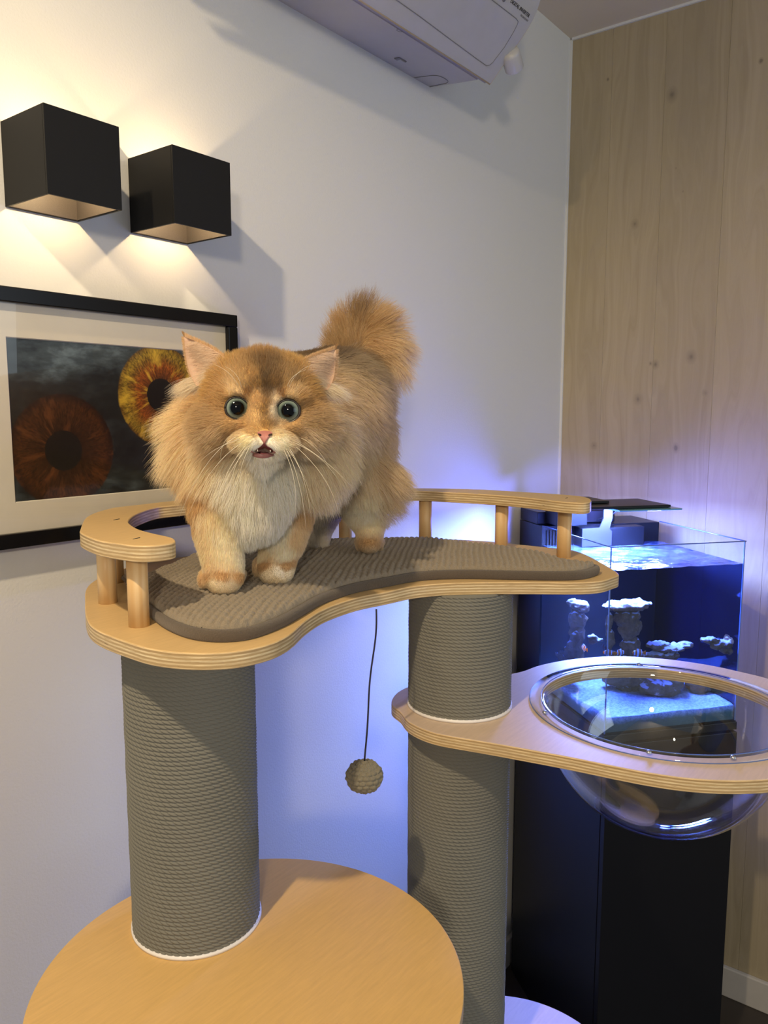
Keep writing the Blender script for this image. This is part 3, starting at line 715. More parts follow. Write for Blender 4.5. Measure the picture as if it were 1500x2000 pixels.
# dark box hanging at the back of the glass, carrying the lamp
tbox('filter_box', 0.085, 0.255, TG-0.045, TG-0.002, Z1-0.052, Z1-0.004, MT['plastic_black'], aq, 0.002)
def water_mat():
    M = Mat('aquarium_water')
    lw = M.math('ADD', M.math('POWER', M.n('LayerWeight', out=1, Blend=0.5), 5.0), 0.02)
    M.surf(M.n('MixShader', i0=M.math('MULTIPLY', lw, 0.35), i1=M.n('BsdfTransparent', Color=(0.42, 0.60, 0.98)), i2=M.n('BsdfGlossy', Color=(1, 1, 1), Roughness=0.03))); return M.m
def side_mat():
    M = Mat('dark_total_reflection')  # dark tint stands in for total reflection at the right glass
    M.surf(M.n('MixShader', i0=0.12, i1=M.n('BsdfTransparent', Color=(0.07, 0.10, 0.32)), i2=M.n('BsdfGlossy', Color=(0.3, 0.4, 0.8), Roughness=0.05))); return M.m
def wsurf_mat():
    M = Mat('rippled_water_surface'); nz = M.noise(M.coord(), 22, 4, rough=0.6)
    bp = M.bump(nz, 0.9, 0.012)
    sc = M.ramp(M.noise(M.coord((1, 1.5, 1)), 16, 5, rough=0.65), (0.35, (0.02, 0.04, 0.16)), (0.55, (0.10, 0.16, 0.42)), (0.75, (0.45, 0.55, 0.8)))
    d = M.n('BsdfDiffuse', Color=sc, Normal=bp)
    gl = M.n('BsdfGlossy', Color=(1, 1, 1), Roughness=0.08, Normal=bp)
    tr = M.n('BsdfTransparent', Color=(0.85, 0.92, 1.0))
    a = M.n('MixShader', i0=0.35, i1=tr, i2=d)
    M.surf(M.n('MixShader', i0=M.math('ADD', M.math('MULTIPLY', M.math('POWER', M.n('LayerWeight', out=1, Blend=0.5, Normal=bp), 4.0), 0.8), 0.03), i1=a, i2=gl)); return M.m
e = 0.0025
q = [TP(a, b, z) for z in (Z0+0.001, ZW) for a, b in ((e, e), (TW-e, e), (TW-e, TG), (e, TG))]
mesh('water', q, [(0, 1, 5, 4), (3, 0, 4, 7)], water_mat(), aq)
mesh('water_side', [q[1], q[2], q[6], q[5]], [(0, 1, 2, 3)], side_mat(), aq)
V = []; F = []; nx = 40
for i in range(nx):
    for j in range(nx):
        a = e+(TW-2*e)*i/(nx-1); b = e+(TG-2*e)*j/(nx-1); V.append(TP(a, b, ZW+0.0010*math.sin(i*0.9+j*0.35)*math.sin(j*0.7-i*.2)))
F = [(i*nx+j, (i+1)*nx+j, (i+1)*nx+j+1, i*nx+j+1) for i in range(nx-1) for j in range(nx-1)]
mesh('water_surface', V, F, wsurf_mat(), aq, smooth=True)
# sand bed
def sand_mat():
    M = Mat('coral_sand'); v = M.coord(); n1 = M.noise(v, 160, 5, rough=0.8); n2 = M.noise(v, 26, 4)
    top = M.mix(M.ramp(n1, (0.35, 0.0), (0.6, 1.0)), (0.30, 0.36, 0.42), (0.88, 0.90, 0.88)); z = M.sep(v)[2]
    zz = M.math('ADD', z, M.math('MULTIPLY', n2, 0.020))
    side = M.mix(n1, (0.16, 0.22, 0.12), (0.34, 0.40, 0.26))
    f = M.ramp(M.math('MULTIPLY', zz, 20), (0.58, 0.0), (0.86, 1.0))
    M.pbr(M.mix(f, side, top), 0.9, spec=0.2, normal=M.bump(n1, 0.6, 0.002)); return M.m
nx = 60; V = []; 
for i in range(nx):
    for j in range(nx):
        a = 0.004+(TW-0.008)*i/(nx-1); b = 0.004+(TG-0.006)*j/(nx-1)
        V.append(TP(a, b, Z0+0.033+0.004*math.sin(a*40+1)*math.sin(b*33)+0.0012*rnd.random()))
F = [(i*nx+j, (i+1)*nx+j, (i+1)*nx+j+1, i*nx+j+1) for i in range(nx-1) for j in range(nx-1)]
def rim(k): return [k]
bl = len(V); edge_i = [i*nx for i in range(nx)]+[(nx-1)*nx+j for j in range(1, nx)]+[i*nx+nx-1 for i in range(nx-2, -1, -1)]+[j for j in range(nx-2, 0, -1)]
for k in edge_i: V.append((V[k][0], V[k][1], Z0+0.0015))
E_ = len(edge_i)
F += [(edge_i[i], bl+i, bl+(i+1) % E_, edge_i[(i+1) % E_]) for i in range(E_)]
sb = mesh('sand_bed', V, F, sand_mat(), aq, smooth=True, org=TP(TW/2, TD/2, Z0)); tag(sb, kind='stuff')
# rocks
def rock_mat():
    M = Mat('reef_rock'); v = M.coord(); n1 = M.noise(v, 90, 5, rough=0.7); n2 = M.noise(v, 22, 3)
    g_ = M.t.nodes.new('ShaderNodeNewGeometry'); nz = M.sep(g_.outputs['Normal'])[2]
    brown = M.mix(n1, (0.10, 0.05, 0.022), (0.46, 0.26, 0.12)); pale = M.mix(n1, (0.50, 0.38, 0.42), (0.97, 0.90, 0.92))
    f = M.ramp(M.math('ADD', nz, M.math('MULTIPLY', M.math('SUBTRACT', n2, 0.5), 0.8)), (0.62, 0.0), (0.82, 1.0))  # upward faces paler: lamp light from above put into the colour
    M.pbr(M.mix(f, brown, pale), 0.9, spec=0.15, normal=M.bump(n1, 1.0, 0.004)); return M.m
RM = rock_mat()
from mathutils import noise as mn
def lump(bm, c, s, amp=0.25, fr=38, sub=4, seed=0):
    b = bmesh.new(); bmesh.ops.create_icosphere(b, subdivisions=sub, radius=1)
    for v in b.verts:
        p = Vector((v.co.x*s[0], v.co.y*s[1], v.co.z*s[2]))
        k = 1+amp*mn.fractal(p*fr+Vector((seed, 0, seed*2)), 1.0, 2.0, 4)
        v.co = RZ @ (p*k)+Vector(c)
    me = bpy.data.meshes.new('t'); b.to_mesh(me); b.free(); bm.from_mesh(me); bpy.data.meshes.remove(me)
def tdep(px, py, z_or_b, mode='b'):
    """point on the tank's inner plane at distance b behind the front glass"""
    d = ray(px, py); n = np.array([tf[0], tf[1], 0]); P0 = np.array(TP(0, z_or_b, 0)); t = ((P0-CAM)@n)/(d@n); return CAM+d*t
def voxel(o, size, smooth_it=2):
    md = o.modifiers.new('r', 'REMESH'); md.mode = 'VOXEL'; md.voxel_size = size
    if smooth_it:
        m2 = o.modifiers.new('s', 'SMOOTH'); m2.factor = 0.5; m2.iterations = smooth_it
    bpy.context.view_layer.update()
    dg = bpy.context.evaluated_depsgraph_get()
    me = bpy.data.meshes.new_from_object(o.evaluated_get(dg)); o.modifiers.clear(); old = o.data; o.data = me
    if not me.materials: me.materials.append(old.materials[0])
    me.polygons.foreach_set('use_smooth', [True]*len(me.polygons)); return o
def rough(o, amp, seed):
    me = o.data; og = Vector(o.location)
    nr = [v.normal.copy() for v in me.vertices]
    for v, n_ in zip(me.vertices, nr):
        p = v.co+Vector((seed, seed, seed))
        v.co += n_*(amp*(mn.fractal(p*75, 0.9, 2.1, 5)+0.6*mn.fractal(p*30, 1, 2, 2)))
        w_ = v.co+og; a = (w_.x-TA[0])*tr_[0]+(w_.y-TA[1])*tr_[1]; b = (w_.x-TA[0])*tf[0]+(w_.y-TA[1])*tf[1]
        da = max(0.008-a, 0)+min(TW-0.008-a, 0); db = max(0.008-b, 0)+min(TG-0.006-b, 0)
        v.co += Vector((tr_[0]*da+tf[0]*db, tr_[1]*da+tf[1]*db, max(0, Z0+0.03-w_.z)))
def rock(parts, label, seed):
    bm = bmesh.new(); c0 = parts[0][0]
    for k, (c, s) in enumerate(parts): lump(bm, c, s, seed=seed+k)
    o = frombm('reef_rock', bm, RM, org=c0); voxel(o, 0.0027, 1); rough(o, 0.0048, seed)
    tag(o, label, 'rock', 'reef rocks in the aquarium'); return o
b1 = 0.16
pts_ = [(tdep(1224, 1182, b1), (0.060, 0.035, 0.010))]
for (u, v_, s) in ((1224, 1205, .030), (1190, 1215, .009), (1192, 1250, .0095), (1196, 1290, .012), (1230, 1225, .026), (1232, 1260, .024), (1238, 1290, .030), (1275, 1290, .014), (1205, 1320, .035), (1250, 1320, .045)):
    pts_.append((tdep(u, v_, b1), (s, s*0.9, 0.024)))
rock(pts_, 'double-legged mushroom rock with pale top behind the front glass', 1)
rock([(tdep(1305, 1264, .15), (.046, .03, .006)), (tdep(1285, 1258, .15), (.03, .02, .005)), (tdep(1340, 1260, .15), (.016, .016, .007)), (tdep(1290, 1280, .15), (.045, .024, .011))], 'thin pale rock ledge reaching right from the mushroom rock', 20)
rock([(tdep(1412, 1258, .030), (.036, .018, .009)), (tdep(1430, 1248, .030), (.018, .016, .009)), (tdep(1388, 1250, .030), (.022, .014, .005)), (tdep(1425, 1268, .032), (.022, .018, .010))], 'pale rock ledge against the right end of the aquarium', 33)
rock([(tdep(1128, 1182, .20), (.020, .03, .012))]+[(tdep(u, v_, .20), (s, s, .026)) for u, v_, s in ((1128, 1210, .019), (1126, 1240, .018), (1122, 1270, .022), (1115, 1300, .030))], 'added brown pillar standing in for the refracted rock image in the left glass', 45)  # extra pillar added in place of the mushroom rock's refracted double
rock([(tdep(1164, 1250, .10), (.015, .015, .006)), (tdep(1158, 1243, .10), (.012, .010, .004))], 'small pale rock ledge beside the brown pillar', 52)
rock([(tdep(1090, 1285, .22), (.032, .03, .009)), (tdep(1075, 1278, .22), (.018, .018, .008)), (tdep(1110, 1285, .22), (.028, .02, .012))], 'pale rock low at the left rear of the aquarium', 57)
q = tdep(1285, 1352, .115); q[2] = Z0+0.050
rock([(q, (.050, .035, .026)), (q+np.array([0.03*tr_[0], .03*tr_[1], .012]), (.035, .03, .02))], 'dark hollow boulder lying on the sand', 61)
q = tdep(1362, 1352, .105); q[2] = Z0+0.052
rock([(q, (.030, .028, .028)), (q+np.array([0.02*tr_[0], .02*tr_[1], .004]), (.022, .024, .026))], 'mottled pale boulder lying on the sand to the right', 66)
q = tdep(1232, 1345, .16); q[2] = Z0+0.045
rock([(q, (.026, .02, .024)), (q+np.array([-.02, 0.01, -.008]), (.018, .018, .012))], 'small purple-tinted rock behind the sand clearing', 71)
# clownfish
def fish(c, ang_, label, s=1.0, ref=[None]):
    if ref[0] is None:
        M = Mat('clownfish_skin'); v = M.coord(); x = M.sep(v)[0]
        col = M.ramp(M.math('ADD', M.math('MULTIPLY', x, 33), 0.5), (0.0, (0.9, 0.24, 0.02)), (0.16, (0.85, 0.9, 1.0)), (0.24, (0.9, 0.24, 0.02)), (0.44, (0.85, 0.9, 1.0)), (0.60, (0.9, 0.24, 0.02)), (0.74, (0.85, 0.9, 1.0)), (0.84, (0.95, 0.28, 0.03)), interp='CONSTANT')
        M.pbr(col, 0.35)
        bm = bmesh.new(); bmesh.ops.create_uvsphere(bm, u_segments=20, v_segments=12, radius=1)
        for v2 in bm.verts:
            x_ = v2.co.x; k = 1-0.35*max(0, -x_)**1.5
            v2.co = Vector((v2.co.x*0.0145, v2.co.y*0.0038*k, v2.co.z*0.0075*k))
        o = frombm('clownfish', bm, M.m, smooth=True)
        def fin(P):
            n_ = len(P); V = [(x_, yy, z_) for yy in (-.0004, .0004) for x_, z_ in P]
            return V, [tuple(range(n_)), tuple(range(2*n_-1, n_-1, -1))]+[(i, n_+i, n_+(i+1) % n_, (i+1) % n_) for i in range(n_)]
        fs = [('tail_fin', [(-.012, .002), (-.019, .006), (-.0205, 0), (-.019, -.006), (-.012, -.002)]), ('dorsal_fin', [(.007, .0062), (.003, .0105), (-.003, .0095), (-.009, .0085), (-.010, .004)]), ('pelvic_fin', [(.004, -.0065), (.0, -.011), (-.004, -.0068)])]
        ch = [mesh(nm, *fin(P), M.m, o) for nm, P in fs]
        ref[0] = (o, ch)
    else:
        src, chs = ref[0]; o = src.copy(); COL.objects.link(o)
        for c_ in chs:
            k = c_.copy(); COL.objects.link(k); k.parent = o
    o.location = Vector(c); o.rotation_euler = (0, 0, ang_); o.scale = (s, s, s)
    tag(o, label, 'fish', 'clownfish in the aquarium')
fb = 0.012
fish(tdep(1246, 1275, fb), 2.2, 'clownfish furthest right, above the plywood bowl shelf', 0.85)
fish(tdep(1211, 1275, fb), -0.5, 'clownfish in the middle of the row above the bowl shelf', 0.8)
fish(tdep(1188, 1275, fb), 1.9, 'clownfish just right of the aquarium corner seam', 0.75)
fish(tdep(1141, 1266, .06), 0.9, 'lone clownfish seen through the left glass', 0.75)

# aquarium lamp
al = empty('aquarium_lamp', TP(0.13, 0.28, Z1), 'flat black LED lamp on a bracket above the aquarium', 'lamp')
LZ = Z1+0.058
tbox('lamp_plate', -0.005, 0.245, 0.16, 0.30, LZ, LZ+0.006, MT['plastic_black'], al, 0.001)
tbox('glass_cover', 0.10, 0.262, 0.14, 0.27, LZ-0.0045, LZ-0.0005, simple('aqua_glass', (0.10, 0.26, 0.30), 0.06, spec=0.9), al, 0.001)
tbox('heat_sink', 0.0, 0.12, 0.22, 0.32, LZ+0.0065, LZ+0.012, MT['plastic_black'], al, 0.001)
V = [];
outline_b = [(0.062, -0.048), (0.142, -0.048), (0.142, -0.012), (0.135, -0.006), (0.142, 0.02), (0.142, 0.054), (0.118, 0.054), (0.118, 0.02), (0.108, -0.002), (0.062, -0.004)]
n = len(outline_b)
V = [TP(a+0.02, b, Z1+z) for b in (TG-0.050, TG-0.047) for a, z in outline_b]
F = [tuple(range(n)), tuple(range(2*n-1, n-1, -1))]+[(i, n+i, n+(i+1) % n, (i+1) % n) for i in range(n)]
mesh('bracket', V, F, simple('blue_grey_bracket', (0.008, 0.009, 0.014), 0.4, 0.0), al)
tbox('mounting_block', 0.02, 0.10, TG-0.04, TG+0.03, Z1+0.002, Z1+0.05, MT['plastic_black'], al, 0.003)
tube('power_cable', [TP(0.20, 0.24, LZ), TP(0.185, 0.27, LZ-0.012), TP(0.17, 0.29, LZ-0.03), TP(0.15, 0.33, LZ-0.05)], 0.0018, MT['cord'], al)
L4_ = lamp('aquarium_glow', 'POINT', TP(0.215, 0.165, LZ-0.036), 6.0, (0.16, 0.18, 1.0), shadow_soft_size=0.02)  # extra unseen point lamp, added for the blue glow on the boards
L3_ = lamp('aquarium_glow', 'POINT', TP(0.035, 0.165, LZ-0.034), 3.4, (0.13, 0.16, 1.0), shadow_soft_size=0.02)  # second added point lamp, spreads the blue glow over the white wall
blue = emit('blue_diode', (0.10, 0.22, 1.0), 60)
for i in range(6):
    for j in range(3):
        p = TP(0.02+i*0.015, 0.18+j*0.035, LZ-0.001)
        lathe('diode', [(0, 0), (0.003, 0), (0.003, 0.0012)], p, blue, al, n=8)
L = lamp('aquarium_light', 'AREA', TP(0.10, 0.215, LZ-0.006), 23.0, (0.10, 0.20, 1.0), shape='RECTANGLE', size=0.17, size_y=0.10)
L.rotation_euler = (0, 0, math.atan2(tr_[1], tr_[0]))
L2_ = lamp('aquarium_white_light', 'AREA', TP(0.10, 0.215, LZ-0.007), 6.0, (0.62, 0.78, 1.0), shape='RECTANGLE', size=0.12, size_y=0.08)
L2_.rotation_euler = L.rotation_euler

# ================================================================== THE CAT
# body described in a frame fixed to the cat: right, up and away axes
cat = empty('cat', tuple(onz(560, 1120, ZC)), 'fluffy golden longhaired cat standing on the cushion with its mouth open', 'cat')
EV, EF, EN = [], [], [0]
_SPH = {}
AX = Matrix(((RT[0], UP[0], FW[0]), (RT[1], UP[1], FW[1]), (RT[2], UP[2], FW[2])))
def ell(c, r, seg=20):
    if seg not in _SPH:
        b = bmesh.new(); bmesh.ops.create_uvsphere(b, u_segments=seg, v_segments=seg*2//3, radius=1)
        _SPH[seg] = (np.array([v.co[:] for v in b.verts]), [tuple(v.index for v in f.verts) for f in b.faces]); b.free()
    P, F = _SPH[seg]; P = P*np.array(r)
    EV.append(np.asarray(c)+P[:, :1]*RT+P[:, 1:2]*UP+P[:, 2:3]*FW); EF.extend(tuple(k+EN[0] for k in f) for f in F); EN[0] += len(P)
def PXm(px, d): return px*d/FPX
def blob(px, py, d, rx, ry, rz=None): ell(dep(px, py, d), (PXm(rx, d), PXm(ry, d), PXm(rz or (rx+ry)/2, d)))
def chain(L, n=7):
    for (a, b) in zip(L[:-1], L[1:]):
        for t in np.linspace(0, 1, n):
            px, py, d, r = [a[i]*(1-t)+b[i]*t for i in range(4)]; blob(px, py, d, r, r, r)
HD = 0.845
blob(513, 788, HD, 104, 90, 92); blob(462, 738, HD-0.012, 38, 30, 44); blob(566, 740, HD-0.012, 36, 28, 44)           # skull
blob(435, 830, HD-0.005, 55, 50, 62); blob(592, 834, HD-0.005, 52, 50, 62)   # cheeks
blob(513, 740, HD-0.025, 72, 45, 60)      # forehead
blob(515, 812, HD-0.045, 30, 40, 32)      # bridge
blob(488, 862, HD-0.055, 35, 24, 32); blob(542, 864, HD-0.055, 35, 24, 32)   # muzzle pads
blob(512, 896, HD-0.030, 26, 14, 26); blob(513, 882, HD-0.026, 36, 25, 30)   # chin
blob(463, 770, HD-0.035, 34, 20, 26); blob(563, 775, HD-0.035, 34, 20, 26)   # brows
blob(463, 826, HD-0.035, 38, 20, 26); blob(563, 830, HD-0.035, 38, 20, 26)
chain([(500, 860, .90, 95), (490, 900, .90, 92), (487, 985, .90, 70)])      # neck and chest
blob(415, 870, .915, 62, 90, 70); blob(600, 880, .935, 68, 90, 70)          # shoulders
chain([(500, 835, .94, 112), (570, 812, 1.00, 112), (635, 790, 1.07, 102), (668, 775, 1.12, 82)], 8); chain([(560, 870, 1.0, 95), (665, 850, 1.12, 92)], 5)   # trunk
blob(690, 880, 1.12, 62, 95, 80)
chain([(430, 950, .90, 55), (426, 1030, .893, 46), (436, 1095, .888, 39), (438, 1125, .885, 38)], 8)   # fore legs
chain([(575, 950, .955, 50), (556, 1030, .952, 46), (543, 1085, .948, 37), (540, 1110, .945, 37)], 8)
chain([(705, 930, 1.10, 60), (708, 985, 1.125, 40), (722, 1025, 1.140, 27), (722, 1055, 1.125, 25)], 8)
chain([(640, 930, 1.12, 58), (628, 990, 1.17, 38), (622, 1030, 1.20, 26), (618, 1052, 1.19, 25)], 8)
chain([(500, 985, .90, 62), (500, 1015, .90, 26)], 5)
chain([(660, 760, 1.14, 45), (684, 715, 1.16, 30), (683, 665, 1.17, 26), (705, 640, 1.165, 26), (735, 645, 1.155, 25), (758, 685, 1.15, 22), (768, 722, 1.15, 15)], 6)
blob(712, 690, 1.155, 36, 42, 30); blob(745, 690, 1.15, 26, 36, 24)   # tail
def paw(px, py, d, s):
    """four toes and a heel, resting on the cushion"""
    base = dep(px, py, d); w_ = PXm(s, d)
    zc = ZC+w_*0.50
    f = -np.array([FW[0], FW[1], 0]); f /= np.linalg.norm(f)
    c = np.array([base[0], base[1], zc])
    ell(c-f*w_*0.10, (w_*0.98, w_*0.50, w_*1.0))
    for k, (o_, fo) in enumerate(((-0.68, 0.60), (-0.25, 0.92), (0.25, 0.92), (0.68, 0.60))):
        ell(c+RT*o_*w_+f*fo*w_-np.array([0, 0, w_*0.06]), (w_*0.235, w_*0.42, w_*0.44), 16)
PAWS = []
for (px, py, s) in ((436, 1152, 45), (538, 1128, 43), (722, 1077, 29), (617, 1062, 28)):
    q = onz(px, py, ZC); d = float((q-CAM)@FW)
    PAWS.append((q, PXm(s, d), d)); paw(*(float(x) for x in ((px), (py), d+PXm(s, d)*0.75)), s)
body = mesh('body', np.concatenate(EV), EF, None, cat)
tmp = simple('x', (0.6, 0.45, 0.3)); body.data.materials.append(tmp)
voxel(body, 0.0030, 6)
me = body.data; nv = len(me.vertices)
Vb = np.empty(nv*3); me.vertices.foreach_get('co', Vb); Vb = Vb.reshape(-1, 3)+origin_of(body)
from mathutils.bvhtree import BVHTree
def make_bvh(): return BVHTree.FromPolygons([tuple(v) for v in Vb], [tuple(p.vertices) for p in me.polygons])
bvh = make_bvh()
def surf(px, py, off=0.0):
    d = Vector(ray(px, py)).normalized(); h = bvh.ray_cast(Vector(CAM), d)
    if h[0] is None: return None
    return np.array(h[0])-np.array(d)*off
EYD = np.mean([float((surf(a, b)-CAM)@FW) for a, b in ((462, 797), (563, 802))])-0.0030
ER, ERIM = 0.0138, 0.0110
ESET = []
for (px, py, gx) in ((462.5, 797, .05), (563, 802, -.03)):
    q = dep(px, py, EYD); c_ = q+(q-CAM)/np.linalg.norm(q-CAM)*ER; ax = (CAM-c_)/np.linalg.norm(CAM-c_)
    cc = c_+ax*math.sqrt(ER**2-ERIM**2); ESET.append((c_, ax, cc, gx, px))
    rel = Vb-cc; al = rel@ax; lat = np.linalg.norm(rel-al[:, None]*ax, axis=1)
    k = np.clip((0.0150-lat)/0.0040, 0, 1); k = k*k*(3-2*k)
    push = np.where((al > -0.0025) & (al < 0.03), (al+0.0025)*k, 0); Vb = Vb-push[:, None]*ax
me.vertices.foreach_set('co', (Vb-origin_of(body)).ravel()); me.update(); bvh = make_bvh()
def cam3(P): q = np.atleast_2d(P)-CAM; return np.stack([q@RT, q@UP, q@FW], -1)
